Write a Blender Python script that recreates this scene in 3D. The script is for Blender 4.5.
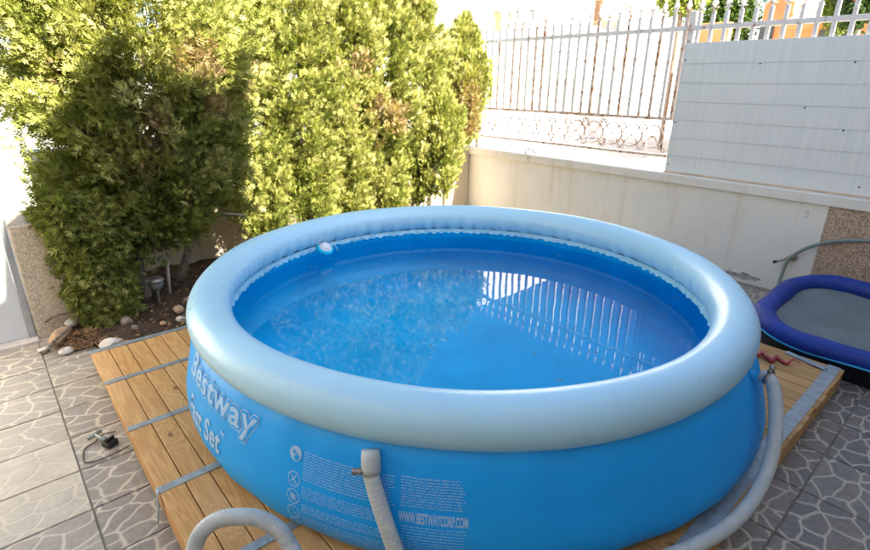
import bpy, bmesh, math, random
import numpy as np
from mathutils import Vector, Matrix, Euler

R = math.radians
random.seed(7)
scene = bpy.context.scene
for o in list(bpy.data.objects):
    bpy.data.objects.remove(o)
col = scene.collection

# ------------------------------------------------------------------ camera
# yard axes: X runs across the yard towards the fence wall, Y along the fence wall
cam_d = bpy.data.cameras.new('camera')
cam_d.sensor_width = 36.0
cam_d.lens = 21.366
cam_d.clip_start = 0.05
cam_d.clip_end = 2000
cam = bpy.data.objects.new('camera', cam_d)
col.objects.link(cam)
yaw, pitch, roll = R(41.381), R(20.434), R(0.636)
fw = Vector((math.sin(yaw) * math.cos(pitch), math.cos(yaw) * math.cos(pitch), -math.sin(pitch)))
r0 = Vector((math.cos(yaw), -math.sin(yaw), 0))
u0 = r0.cross(fw)
rt = r0 * math.cos(roll) + u0 * math.sin(roll)
up = -r0 * math.sin(roll) + u0 * math.cos(roll)
m3 = Matrix((rt, up, -fw)).transposed()
cam.matrix_world = Matrix.Translation((0, 0, 1.6)) @ m3.to_4x4()
scene.camera = cam

# ------------------------------------------------------------------ sky and sun
SUN_AZ = R(172.0)       # clockwise from +Y
SUN_EL = R(38.0)
world = bpy.data.worlds.new('World')
scene.world = world
world.use_nodes = True
wn = world.node_tree.nodes
wl = world.node_tree.links
wn.clear()
sky = wn.new('ShaderNodeTexSky')
sky.sky_type = 'NISHITA'
sky.sun_disc = False
sky.sun_elevation = SUN_EL
sky.sun_rotation = SUN_AZ
sky.air_density = 1.0
sky.dust_density = 1.4
sky.ozone_density = 1.0
bg = wn.new('ShaderNodeBackground')
bg.inputs['Strength'].default_value = 0.055
wo = wn.new('ShaderNodeOutputWorld')
wl.new(sky.outputs[0], bg.inputs[0])
wl.new(bg.outputs[0], wo.inputs[0])

sun_d = bpy.data.lights.new('sun', 'SUN')
sun_d.energy = 5.0
sun_d.angle = R(0.53)
sun_d.color = (1.0, 0.90, 0.74)
sun = bpy.data.objects.new('sun', sun_d)
col.objects.link(sun)
sdir = Vector((math.sin(SUN_AZ) * math.cos(SUN_EL), math.cos(SUN_AZ) * math.cos(SUN_EL), math.sin(SUN_EL)))
sun.rotation_euler = sdir.to_track_quat('Z', 'Y').to_euler()
sun.location = sdir * 30

scene.view_settings.view_transform = 'Standard'
scene.view_settings.look = 'None'
scene.view_settings.gamma = 1.0
scene.view_settings.use_curve_mapping = False
scene.view_settings.exposure = 3.05
scene.render.engine = 'CYCLES'

# ------------------------------------------------------------------ material helpers
class NT:
    def __init__(s, name):
        s.m = bpy.data.materials.new(name)
        s.m.use_nodes = True
        s.t = s.m.node_tree
        s.t.nodes.clear()
        s.out = s.n('ShaderNodeOutputMaterial')
    def n(s, typ, **kw):
        nd = s.t.nodes.new(typ)
        for k, v in kw.items():
            if k.startswith('i_'):
                key = k[2:].replace('_', ' ')
                nd.inputs[key].default_value = v
            else:
                setattr(nd, k, v)
        return nd
    def l(s, a, b):
        s.t.links.new(a, b)
    def coords(s, kind='Object', scale=(1, 1, 1), rnd=0.0):
        tc = s.n('ShaderNodeTexCoord')
        mp = s.n('ShaderNodeMapping')
        mp.inputs['Scale'].default_value = scale
        s.l(tc.outputs[kind], mp.inputs['Vector'])
        if rnd:
            oi = s.n('ShaderNodeObjectInfo')
            mu = s.n('ShaderNodeMath', operation='MULTIPLY')
            mu.inputs[1].default_value = rnd
            s.l(oi.outputs['Random'], mu.inputs[0])
            cb = s.n('ShaderNodeCombineXYZ')
            s.l(mu.outputs[0], cb.inputs[0]); s.l(mu.outputs[0], cb.inputs[1]); s.l(mu.outputs[0], cb.inputs[2])
            s.l(cb.outputs[0], mp.inputs['Location'])
        return mp.outputs[0]
    def noise(s, vec, scale, detail=4, rough=0.55, dist=0.0):
        nd = s.n('ShaderNodeTexNoise')
        nd.inputs['Scale'].default_value = scale
        nd.inputs['Detail'].default_value = detail
        nd.inputs['Roughness'].default_value = rough
        nd.inputs['Distortion'].default_value = dist
        s.l(vec, nd.inputs['Vector'])
        return nd.outputs['Fac']
    def ramp(s, fac, stops, interp='LINEAR'):
        nd = s.n('ShaderNodeValToRGB')
        cr = nd.color_ramp
        cr.interpolation = interp
        while len(cr.elements) < len(stops):
            cr.elements.new(0.5)
        for e, (p, c) in zip(cr.elements, stops):
            e.position = p
            e.color = (c, c, c, 1) if isinstance(c, (int, float)) else (*c, 1)
        s.l(fac, nd.inputs[0])
        return nd.outputs[0]
    def mix(s, fac, a, b, mode='MIX'):
        nd = s.n('ShaderNodeMix', data_type='RGBA', blend_type=mode)
        for sock, v in ((nd.inputs[0], fac), (nd.inputs[6], a), (nd.inputs[7], b)):
            if hasattr(v, 'is_output'):
                s.l(v, sock)
            elif isinstance(v, (int, float)):
                sock.default_value = v
            else:
                sock.default_value = (*v, 1)
        return nd.outputs[2]
    def math(s, op, a, b=None):
        nd = s.n('ShaderNodeMath', operation=op)
        for i, v in enumerate((a, b)):
            if v is None:
                continue
            if hasattr(v, 'is_output'):
                s.l(v, nd.inputs[i])
            else:
                nd.inputs[i].default_value = v
        return nd.outputs[0]
    def bump(s, h, strength=0.3, dist=0.01):
        nd = s.n('ShaderNodeBump')
        nd.inputs['Strength'].default_value = strength
        nd.inputs['Distance'].default_value = dist
        s.l(h, nd.inputs['Height'])
        return nd.outputs[0]
    def pbr(s, color, rough=0.6, normal=None, metal=0.0, spec=0.5, **kw):
        p = s.n('ShaderNodeBsdfPrincipled')
        for sock, v in ((p.inputs['Base Color'], color), (p.inputs['Roughness'], rough)):
            if hasattr(v, 'is_output'):
                s.l(v, sock)
            elif isinstance(v, (int, float)):
                sock.default_value = v
            else:
                sock.default_value = (*v, 1)
        p.inputs['Metallic'].default_value = metal
        p.inputs['Specular IOR Level'].default_value = spec
        for k, v in kw.items():
            p.inputs[k.replace('_', ' ')].default_value = v
        if normal is not None:
            s.l(normal, p.inputs['Normal'])
        return p.outputs[0]
    def done(s, sh):
        s.l(sh, s.out.inputs['Surface'])
        return s.m

def simple(name, color, rough=0.6, var=0.25, scale=12, bump=0.15, metal=0.0, spec=0.5, rnd=5.0, bdist=0.005):
    t = NT(name)
    v = t.coords(rnd=rnd)
    f = t.noise(v, scale, 5)
    lo = tuple(c * (1 - var) for c in color)
    hi = tuple(min(1, c * (1 + var)) for c in color)
    c = t.ramp(f, [(0.3, lo), (0.7, hi)])
    b = t.bump(t.noise(v, scale * 6, 3), bump, bdist)
    return t.done(t.pbr(c, rough, b, metal, spec))

M = {}

def mk_tile():
    t = NT('glazed_flagstone_tile')
    v = t.coords(rnd=37.0)
    wob = t.n('ShaderNodeTexNoise'); wob.inputs['Scale'].default_value = 9; wob.inputs['Detail'].default_value = 2
    t.l(v, wob.inputs['Vector'])
    mx = t.n('ShaderNodeVectorMath', operation='MULTIPLY_ADD')
    t.l(wob.outputs['Color'], mx.inputs[0]); mx.inputs[1].default_value = (0.06, 0.06, 0.0); t.l(v, mx.inputs[2])
    ve = t.n('ShaderNodeTexVoronoi', feature='DISTANCE_TO_EDGE', voronoi_dimensions='2D'); ve.inputs['Scale'].default_value = 10.5
    vc = t.n('ShaderNodeTexVoronoi', feature='F1', voronoi_dimensions='2D'); vc.inputs['Scale'].default_value = 10.5
    st = t.n('ShaderNodeVectorMath', operation='MULTIPLY'); st.inputs[1].default_value = (0.78, 1.15, 1)
    t.l(mx.outputs[0], st.inputs[0])
    t.l(st.outputs[0], ve.inputs['Vector']); t.l(st.outputs[0], vc.inputs['Vector'])
    edge = t.ramp(ve.outputs['Distance'], [(0.025, 0.95), (0.085, 0.0)])
    cellv = t.n('ShaderNodeSeparateColor'); t.l(vc.outputs['Color'], cellv.inputs[0])
    g = t.noise(v, 45, 6, 0.7)
    g2 = t.noise(v, 8, 4, 0.6)
    stone = t.ramp(g, [(0.25, (0.13, 0.112, 0.098)), (0.55, (0.225, 0.20, 0.178)), (0.8, (0.34, 0.305, 0.27))])
    tint = t.mix(cellv.outputs[0], (0.86, 0.88, 0.92), (1.12, 1.05, 0.96))
    stone = t.mix(1.0, stone, tint, 'MULTIPLY')
    vein = t.ramp(g2, [(0.3, (0.51, 0.43, 0.32)), (0.7, (0.62, 0.54, 0.42))])
    c = t.mix(edge, stone, vein)
    # worn glaze: some tiles are bleached
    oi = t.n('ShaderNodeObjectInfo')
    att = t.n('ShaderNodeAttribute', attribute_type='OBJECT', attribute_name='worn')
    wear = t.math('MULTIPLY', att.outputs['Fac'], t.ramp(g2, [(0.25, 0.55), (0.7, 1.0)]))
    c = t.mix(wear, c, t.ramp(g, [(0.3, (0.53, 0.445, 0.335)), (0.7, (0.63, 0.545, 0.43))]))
    dirt = t.noise(t.coords('Object', rnd=11.0), 3.0, 6, 0.65)
    c = t.mix(t.ramp(dirt, [(0.52, 0.0), (0.75, 0.4)]), c, (0.19, 0.16, 0.13))
    h = t.math('ADD', t.math('MULTIPLY', edge, -0.6), t.math('MULTIPLY', g, 0.35))
    return t.done(t.pbr(c, t.ramp(g, [(0.3, 0.42), (0.7, 0.6)]), t.bump(h, 0.35, 0.004), spec=0.4))
M['tile'] = mk_tile()
M['grout'] = simple('grout', (0.25, 0.215, 0.165), 0.9, 0.35, 9, 0.5, bdist=0.003)
M['concrete'] = simple('concrete', (0.42, 0.40, 0.36), 0.9, 0.15, 1.5, 0.3)

def mk_soil():
    t = NT('planting_soil')
    v = t.coords()
    g = t.noise(v, 30, 8, 0.75)
    g2 = t.noise(v, 5, 4)
    c = t.ramp(g, [(0.25, (0.03, 0.02, 0.013)), (0.5, (0.085, 0.058, 0.038)), (0.68, (0.16, 0.11, 0.07)), (0.82, (0.30, 0.23, 0.16))])
    c = t.mix(t.ramp(g2, [(0.4, 0), (0.7, 0.5)]), c, (0.16, 0.105, 0.06))
    return t.done(t.pbr(c, 0.95, t.bump(g, 1.0, 0.03), spec=0.2))
M['soil'] = mk_soil()

def mk_wood():
    t = NT('pine_board')
    v = t.coords(scale=(1, 0.09, 1), rnd=23.0)
    vr = t.coords(rnd=23.0)
    # knots
    kv = t.n('ShaderNodeTexVoronoi', feature='F1', voronoi_dimensions='2D'); kv.inputs['Scale'].default_value = 3.2
    km = t.n('ShaderNodeMapping'); km.inputs['Scale'].default_value = (1.5, 0.75, 1); t.l(vr, km.inputs[0]); t.l(km.outputs[0], kv.inputs['Vector'])
    sel = t.n('ShaderNodeSeparateColor'); t.l(kv.outputs['Color'], sel.inputs[0])
    keep = t.math('GREATER_THAN', sel.outputs[0], 0.62)
    knot = t.math('MULTIPLY', t.ramp(kv.outputs['Distance'], [(0.02, 1.0), (0.075, 0.0)]), keep)
    swirl = t.math('MULTIPLY', t.ramp(kv.outputs['Distance'], [(0.0, 1.0), (0.32, 0.0)]), keep)
    n1 = t.noise(v, 16, 3, 0.5, 0.6)
    ph = t.math('ADD', t.math('MULTIPLY', n1, 7.0), t.math('MULTIPLY', swirl, 3.4))
    wv = t.math('SINE', t.math('MULTIPLY', ph, 6.5))
    wv = t.math('ADD', t.math('MULTIPLY', wv, 0.5), 0.5)
    fine = t.noise(v, 120, 5, 0.7)
    big = t.noise(vr, 2.2, 3)
    c = t.ramp(wv, [(0.0, (0.49, 0.25, 0.083)), (0.75, (0.585, 0.325, 0.118)), (1.0, (0.63, 0.36, 0.142))])
    c = t.mix(t.ramp(fine, [(0.35, 0.45), (0.6, 0.0)]), c, (0.42, 0.215, 0.075))
    c = t.mix(t.ramp(big, [(0.35, 0.0), (0.75, 0.45)]), c, (0.64, 0.43, 0.22))
    oi = t.n('ShaderNodeObjectInfo')
    c = t.mix(1.0, c, t.ramp(oi.outputs['Random'], [(0, (0.84, 0.83, 0.80)), (1, (1.12, 1.10, 1.07))]), 'MULTIPLY')
    c = t.mix(t.math('MULTIPLY', knot, 0.85), c, (0.17, 0.075, 0.03))
    return t.done(t.pbr(c, 0.62, t.bump(t.math('ADD', fine, t.math('MULTIPLY', knot, -1.2)), 0.3, 0.003), spec=0.3))
M['wood'] = mk_wood()
M['old_wood'] = simple('weathered_wood', (0.30, 0.18, 0.085), 0.8, 0.35, 14, 0.4)
M['zinc'] = simple('galvanised_steel', (0.36, 0.40, 0.42), 0.5, 0.22, 22, 0.15, metal=0.55)
M['steel'] = simple('clamp_steel', (0.32, 0.29, 0.26), 0.42, 0.3, 60, 0.2, metal=0.8)

def mk_vinyl(name, color, rough, var=0.06, scale=3, bmp=0.05, bscale=5.0, spec=0.5):
    t = NT(name)
    v = t.coords()
    f = t.noise(v, scale, 4)
    c = t.ramp(f, [(0.3, tuple(x * (1 - var) for x in color)), (0.7, tuple(min(1, x * (1 + var)) for x in color))])
    sm = t.noise(v, 26, 4, 0.65)
    r = t.ramp(sm, [(0.3, rough * 0.85), (0.75, min(1, rough * 1.35))])
    h = t.math('ADD', t.noise(v, bscale, 2), t.math('MULTIPLY', t.noise(v, 60, 2), 0.03))
    return t.done(t.pbr(c, r, t.bump(h, bmp, 0.03), spec=spec))
M['ring'] = mk_vinyl('pale_blue_vinyl', (0.43, 0.70, 0.83), 0.3, 0.03, 3, 0.06)
M['body'] = mk_vinyl('bright_blue_vinyl', (0.002, 0.36, 0.88), 0.42, 0.05, 2, 0.12, 4.0, 0.4)
M['liner'] = mk_vinyl('blue_pool_liner', (0.012, 0.60, 0.88), 0.45, 0.10, 3, 0.15, 6.0, 0.3)
M['print'] = mk_vinyl('pale_print_ink', (0.36, 0.585, 0.83), 0.5)
M['print_blue'] = mk_vinyl('blue_print_ink', (0.002, 0.35, 0.86), 0.45)
M['flange'] = mk_vinyl('welded_seam_vinyl', (0.30, 0.60, 0.76), 0.35)

def mk_water():
    t = NT('pool_water')
    v = t.coords()
    h = t.math('ADD', t.noise(v, 2.2, 2), t.math('MULTIPLY', t.noise(v, 9, 2), 0.12))
    nrm = t.bump(h, 0.05, 0.02)
    fr = t.n('ShaderNodeFresnel'); fr.inputs['IOR'].default_value = 1.333
    t.l(nrm, fr.inputs['Normal'])
    tr = t.n('ShaderNodeBsdfTransparent'); tr.inputs['Color'].default_value = (0.72, 0.97, 1.0, 1)
    gl = t.n('ShaderNodeBsdfGlossy'); gl.inputs['Roughness'].default_value = 0.0
    t.l(nrm, gl.inputs['Normal'])
    ms = t.n('ShaderNodeMixShader')
    t.l(fr.outputs[0], ms.inputs[0]); t.l(tr.outputs[0], ms.inputs[1]); t.l(gl.outputs[0], ms.inputs[2])
    return t.done(ms.outputs[0])
M['water'] = mk_water()

def mk_hose():
    t = NT('translucent_grey_hose')
    v = t.coords()
    f = t.noise(v, 20, 3)
    c = t.ramp(f, [(0.3, (0.44, 0.475, 0.46)), (0.7, (0.54, 0.565, 0.54))])
    p = t.n('ShaderNodeBsdfPrincipled')
    t.l(c, p.inputs['Base Color']); p.inputs['Roughness'].default_value = 0.38
    p.inputs['Subsurface Weight'].default_value = 0.25
    p.inputs['Subsurface Radius'].default_value = (0.02, 0.02, 0.02)
    return t.done(p.outputs[0])
M['hose'] = mk_hose()
M['green_hose'] = simple('grey_green_garden_hose', (0.21, 0.26, 0.235), 0.5, 0.15, 20, 0.1)

def mk_plaster(name, base, stain, amount=0.5):
    t = NT(name)
    v = t.coords()
    vs = t.coords(scale=(3.2, 3.2, 0.35))
    f = t.noise(v, 2.0, 6, 0.6)
    c = t.ramp(f, [(0.3, tuple(x * 0.9 for x in base)), (0.7, base)])
    s = t.noise(vs, 2.4, 5, 0.6)
    c = t.mix(t.ramp(s, [(0.55, 0.0), (0.75, amount)]), c, stain)
    p = t.noise(v, 7, 3, 0.5)
    c = t.mix(t.ramp(p, [(0.70, 0.0), (0.735, amount)]), c, tuple(x * 0.75 for x in stain))
    b = t.bump(t.math('ADD', t.noise(v, 60, 4), t.noise(v, 9, 3)), 0.25, 0.008)
    return t.done(t.pbr(c, 0.85, b, spec=0.3))
M['white_wall'] = mk_plaster('stained_white_paint', (0.82, 0.81, 0.77), (0.62, 0.48, 0.32), 0.42)
M['cream_wall'] = mk_plaster('cream_plaster', (0.60, 0.52, 0.40), (0.40, 0.28, 0.17), 0.5)
M['cap'] = mk_plaster('painted_wall_cap', (0.80, 0.77, 0.71), (0.55, 0.42, 0.30), 0.4)
M['warm_wall'] = mk_plaster('warm_cream_render', (0.80, 0.70, 0.55), (0.62, 0.48, 0.33), 0.3)
M['house_wall'] = mk_plaster('grey_house_render', (0.36, 0.35, 0.34), (0.25, 0.23, 0.20), 0.4)
M['facade'] = mk_plaster('white_facade_render', (0.82, 0.80, 0.76), (0.70, 0.62, 0.52), 0.2)

def mk_pebble(name, a, b_, dark):
    t = NT(name)
    v = t.coords()
    vo = t.n('ShaderNodeTexVoronoi', feature='F1'); vo.inputs['Scale'].default_value = 105
    t.l(v, vo.inputs['Vector'])
    sc = t.n('ShaderNodeSeparateColor'); t.l(vo.outputs['Color'], sc.inputs[0])
    c = t.ramp(sc.outputs[0], [(0.0, dark), (0.2, a), (0.6, b_), (0.9, tuple(min(1, x * 1.25) for x in b_)), (1.0, (0.5, 0.33, 0.24))])
    gap = t.ramp(vo.outputs['Distance'], [(0.35, 0.0), (0.75, 0.6)])
    c = t.mix(gap, c, tuple(x * 0.7 for x in a))
    return t.done(t.pbr(c, 0.8, t.bump(vo.outputs['Distance'], -0.7, 0.006), spec=0.3))
M['pebble'] = mk_pebble('exposed_pebble_render', (0.40, 0.28, 0.20), (0.55, 0.42, 0.32), (0.20, 0.14, 0.10))
M['pebble_beige'] = mk_pebble('beige_pebble_render', (0.52, 0.43, 0.31), (0.60, 0.50, 0.37), (0.42, 0.34, 0.25))

def mk_rusty(name, base, rust_amt):
    t = NT(name)
    v = t.coords('Generated')
    vo = t.coords('Object', rnd=9.0)
    f = t.noise(vo, 13, 6, 0.7)
    c = t.mix(t.ramp(f, [(0.60 - rust_amt * 0.16, 0.0), (0.72 - rust_amt * 0.12, 1.0)]), base, (0.36, 0.13, 0.04))
    return t.done(t.pbr(c, 0.6, t.bump(f, 0.3, 0.003), spec=0.4))
M['iron'] = mk_rusty('white_painted_iron', (0.76, 0.72, 0.68), 0.3)
M['iron_rust'] = mk_rusty('rusted_painted_iron', (0.72, 0.60, 0.52), 0.75)

def mk_panel():
    t = NT('white_pvc_sheet')
    v = t.coords()
    vs = t.coords(scale=(1, 16, 0.5))
    f = t.noise(vs, 3.0, 4, 0.6)
    c = t.ramp(f, [(0.35, (0.70, 0.73, 0.73)), (0.7, (0.78, 0.80, 0.79))])
    scr = t.noise(t.coords(scale=(1, 14, 0.9)), 2.6, 2, 0.4)
    c = t.mix(t.ramp(scr, [(0.72, 0.0), (0.76, 0.7)]), c, (0.86, 0.82, 0.74))
    d = t.pbr(c, 0.45, t.bump(f, 0.08, 0.004), spec=0.4)
    tr = t.n('ShaderNodeBsdfTranslucent'); t.l(c, tr.inputs['Color'])
    ms = t.n('ShaderNodeMixShader'); ms.inputs[0].default_value = 0.07
    t.l(d, ms.inputs[1]); t.l(tr.outputs[0], ms.inputs[2])
    return t.done(ms.outputs[0])
M['panel'] = mk_panel()
M['trim'] = simple('stained_cream_trim', (0.62, 0.47, 0.33), 0.7, 0.25, 8, 0.2)
M['gate'] = simple('pale_grey_sheet_metal', (0.66, 0.68, 0.68), 0.5, 0.05, 2, 0.05)
M['alu'] = simple('aluminium_profile', (0.46, 0.48, 0.50), 0.4, 0.1, 20, 0.1, metal=0.6)
M['black'] = simple('black_plastic', (0.018, 0.018, 0.018), 0.45, 0.3, 30, 0.1)
M['grime'] = simple('bare_render_patch', (0.36, 0.36, 0.35), 0.9, 0.4, 20, 0.5)
M['navy'] = mk_vinyl('royal_blue_nylon', (0.004, 0.036, 0.28), 0.5, 0.25, 6, 0.3, 9)
M['navy_dark'] = simple('black_nylon', (0.006, 0.007, 0.013), 0.6, 0.3, 12, 0.2)
M['mesh'] = mk_vinyl('grey_mesh_fabric', (0.17, 0.20, 0.20), 0.7, 0.12, 5, 0.5, 7)
M['cyan'] = mk_vinyl('cyan_piping', (0.03, 0.42, 0.70), 0.4)
M['snake'] = simple('red_rubber', (0.36, 0.03, 0.045), 0.4, 0.75, 38, 0.2)
M['peg'] = simple('grey_tap_plastic', (0.42, 0.36, 0.30), 0.5, 0.25, 30, 0.2)
M['brass'] = simple('dull_brass', (0.30, 0.36, 0.30), 0.45, 0.35, 60, 0.2, metal=0.4)
M['wire'] = simple('thin_brown_wire', (0.12, 0.085, 0.06), 0.6, 0.3, 40, 0.1)
M['lamp_glass'] = simple('dusty_lamp_plastic', (0.22, 0.23, 0.21), 0.35, 0.2, 20, 0.1)
M['white_plastic'] = simple('white_plastic', (0.78, 0.80, 0.80), 0.35, 0.08, 20, 0.05)
M['rock_tan'] = simple('tan_sandstone', (0.46, 0.29, 0.165), 0.85, 0.25, 14, 0.5)
M['rock_white'] = simple('pale_limestone', (0.62, 0.55, 0.48), 0.85, 0.2, 14, 0.5)
M['rock_grey'] = simple('grey_brown_stone', (0.28, 0.22, 0.17), 0.85, 0.3, 14, 0.5)
M['rock_pink'] = simple('pinkish_stone', (0.42, 0.25, 0.19), 0.85, 0.25, 14, 0.5)
M['twig'] = simple('dry_brown_twigs', (0.26, 0.14, 0.06), 0.85, 0.45, 18, 0.3)
M['terracotta'] = simple('orange_terracotta_wall', (0.62, 0.24, 0.09), 0.85, 0.2, 3, 0.3)
M['rooftile'] = simple('pale_roof_tiles', (0.66, 0.52, 0.42), 0.8, 0.2, 6, 0.3)
M['glass'] = simple('dark_window_glass', (0.06, 0.06, 0.06), 0.12, 0.2, 3, 0.0)
M['shutter'] = simple('orange_brown_shutter', (0.26, 0.09, 0.025), 0.6, 0.15, 8, 0.1)
M['awning'] = simple('brown_awning_fabric', (0.28, 0.17, 0.10), 0.8, 0.15, 8, 0.1)
M['red'] = simple('red_petals', (0.6, 0.02, 0.03), 0.6, 0.2, 20, 0.1)

def mk_bark():
    t = NT('cypress_bark')
    v = t.coords(scale=(1, 1, 0.12))
    f = t.noise(v, 45, 5, 0.65)
    c = t.ramp(f, [(0.3, (0.10, 0.075, 0.055)), (0.55, (0.24, 0.195, 0.15)), (0.8, (0.38, 0.33, 0.27))])
    return t.done(t.pbr(c, 0.9, t.bump(f, 0.8, 0.01), spec=0.2))
M['bark'] = mk_bark()

def mk_foliage(name, stops):
    t = NT(name)
    at = t.n('ShaderNodeAttribute', attribute_type='GEOMETRY', attribute_name='tint')
    c = t.ramp(at.outputs['Fac'], stops)
    d = t.n('ShaderNodeBsdfPrincipled')
    t.l(c, d.inputs['Base Color']); d.inputs['Roughness'].default_value = 0.6
    d.inputs['Specular IOR Level'].default_value = 0.25
    tr = t.n('ShaderNodeBsdfTranslucent')
    t.l(t.mix(1.0, c, (1.0, 1.1, 0.5), 'MULTIPLY'), tr.inputs['Color'])
    ms = t.n('ShaderNodeMixShader'); ms.inputs[0].default_value = 0.34
    t.l(d.outputs[0], ms.inputs[1]); t.l(tr.outputs[0], ms.inputs[2])
    return t.done(ms.outputs[0])
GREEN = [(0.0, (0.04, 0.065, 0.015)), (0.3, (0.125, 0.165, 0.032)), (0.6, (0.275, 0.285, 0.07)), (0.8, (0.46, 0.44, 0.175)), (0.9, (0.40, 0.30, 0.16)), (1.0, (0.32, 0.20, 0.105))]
M['leaf'] = mk_foliage('cypress_foliage', GREEN)
M['leaf_bg'] = mk_foliage('broad_foliage', [(0, (0.02, 0.045, 0.01)), (0.5, (0.06, 0.11, 0.02)), (1, (0.20, 0.24, 0.04))])

# ------------------------------------------------------------------ mesh helpers
def obj(name, me, mat=None, parent=None, loc=None, rot=None):
    o = bpy.data.objects.new(name, me)
    col.objects.link(o)
    if mat is not None and me is not None and len(me.materials) == 0:
        me.materials.append(mat)
    if parent is not None:
        o.parent = parent
    if loc is not None:
        o.location = loc
    if rot is not None:
        o.rotation_euler = rot
    return o

def tag(o, label=None, cat=None, group=None, kind=None):
    if label: o['label'] = label
    if cat: o['category'] = cat
    if group: o['group'] = group
    if kind: o['kind'] = kind
    return o

def empty(name, loc=(0, 0, 0), rot=None):
    return obj(name, None, None, None, loc, rot)

def shade(me, smooth=True):
    me.polygons.foreach_set('use_smooth', [smooth] * len(me.polygons))
    return me

def bm_mesh(bm, name='m', smooth=False):
    me = bpy.data.meshes.new(name)
    bm.to_mesh(me); bm.free()
    if smooth: shade(me)
    return me

def box(lo, hi, bev=0.0, seg=1, bm=None):
    own = bm is None
    b = bmesh.new() if own else bm
    g = bmesh.ops.create_cube(b, size=1.0)
    c = [(a + d) / 2 for a, d in zip(lo, hi)]
    s = [d - a for a, d in zip(lo, hi)]
    for v in g['verts']:
        v.co = Vector((c[0] + v.co.x * s[0], c[1] + v.co.y * s[1], c[2] + v.co.z * s[2]))
    if bev > 0:
        ed = set()
        for v in g['verts']:
            ed.update(v.link_edges)
        bmesh.ops.bevel(b, geom=list(ed), offset=bev, segments=seg, affect='EDGES', profile=0.5)
    return bm_mesh(b) if own else b

def grid_mesh(V, nu, nv, cu=False, cv=False, smooth=True):
    """V (nu*nv,3) laid out u-major"""
    F = []
    for i in range(nu if cu else nu - 1):
        for j in range(nv if cv else nv - 1):
            a = i * nv + j; b = ((i + 1) % nu) * nv + j
            c = ((i + 1) % nu) * nv + (j + 1) % nv; d = i * nv + (j + 1) % nv
            F.append((a, b, c, d))
    me = bpy.data.meshes.new('m')
    me.from_pydata([tuple(p) for p in V], [], F)
    me.update()
    if smooth: shade(me)
    return me

def catmull(P, n=10):
    P = [np.array(p, float) for p in P]
    P = [2 * P[0] - P[1]] + P + [2 * P[-1] - P[-2]]
    out = []
    for i in range(1, len(P) - 2):
        p0, p1, p2, p3 = P[i - 1:i + 3]
        for t in np.linspace(0, 1, n, endpoint=False):
            out.append(0.5 * ((2 * p1) + (-p0 + p2) * t + (2 * p0 - 5 * p1 + 4 * p2 - p3) * t * t + (-p0 + 3 * p1 - 3 * p2 + p3) * t ** 3))
    out.append(P[-2])
    return np.array(out)

def tube(P, rad, seg=14, closed=False, squash=None):
    P = np.asarray(P, float)
    n = len(P)
    if closed:
        T = np.roll(P, -1, 0) - np.roll(P, 1, 0)
    else:
        T = np.gradient(P, axis=0)
    T /= np.linalg.norm(T, axis=1)[:, None] + 1e-12
    up_ = np.array([0, 0, 1.0])
    if abs(T[0] @ up_) > 0.95: up_ = np.array([1.0, 0, 0])
    N = up_ - (up_ @ T[0]) * T[0]; N /= np.linalg.norm(N)
    V = []
    rad = np.broadcast_to(np.asarray(rad, float), (n,))
    for i in range(n):
        N = N - (N @ T[i]) * T[i]; N /= np.linalg.norm(N) + 1e-12
        B = np.cross(T[i], N)
        for k in range(seg):
            a = 2 * math.pi * k / seg
            V.append(P[i] + rad[i] * (math.cos(a) * N + math.sin(a) * B))
    F = []
    for i in range(n if closed else n - 1):
        for k in range(seg):
            a = i * seg + k; b = i * seg + (k + 1) % seg
            j = (i + 1) % n
            F.append((a, b, j * seg + (k + 1) % seg, j * seg + k))
    if not closed:
        F.append(tuple(range(seg))[::-1]); F.append(tuple((n - 1) * seg + k for k in range(seg)))
    me = bpy.data.meshes.new('m')
    me.from_pydata([tuple(v) for v in V], [], F)
    me.update()
    return shade(me)

def lathe(prof, seg=32, center=(0, 0, 0)):
    V = []
    for k in range(seg):
        a = 2 * math.pi * k / seg
        for r, z in prof:
            V.append((center[0] + r * math.cos(a), center[1] + r * math.sin(a), center[2] + z))
    return grid_mesh(V, seg, len(prof), cu=True)

def np_mesh(V, F):
    V = np.asarray(V, np.float32); F = np.asarray(F, np.int32)
    me = bpy.data.meshes.new('m')
    k = F.shape[1]
    me.vertices.add(len(V)); me.vertices.foreach_set('co', V.ravel())
    me.loops.add(F.size); me.loops.foreach_set('vertex_index', F.ravel())
    me.polygons.add(len(F))
    me.polygons.foreach_set('loop_start', np.arange(0, F.size, k, dtype=np.int32))
    me.polygons.foreach_set('loop_total', np.full(len(F), k, np.int32))
    me.update(calc_edges=True)
    return me

def rock_mesh(size, seed, flat=1.0):
    rng = random.Random(seed)
    bm = bmesh.new()
    bmesh.ops.create_icosphere(bm, subdivisions=2, radius=0.5)
    ph = [Vector((rng.uniform(-1, 1), rng.uniform(-1, 1), rng.uniform(-1, 1))).normalized() for _ in range(9)]
    of = [rng.uniform(0.27, 0.46) for _ in ph]
    for v in bm.verts:
        for p, d in zip(ph, of):           # cut by random planes: faceted stone
            k = v.co.dot(p)
            if k > d: v.co -= p * (k - d)
        v.co += Vector((rng.uniform(-1, 1), rng.uniform(-1, 1), rng.uniform(-1, 1))) * 0.012
        v.co = Vector((v.co.x * size[0], v.co.y * size[1], v.co.z * size[2]))
    return bm_mesh(bm, smooth=False)

# ================================================================== SETTING
ground = obj('ground', box((-260, -260, -0.5), (420, 420, -0.03)), M['concrete'])
tag(ground, kind='structure')
slab = obj('patio_paving', box((-2.6, -1.4, -0.028), (4.80, 4.80, -0.0065)), M['grout'])
tag(slab, kind='structure')

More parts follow.
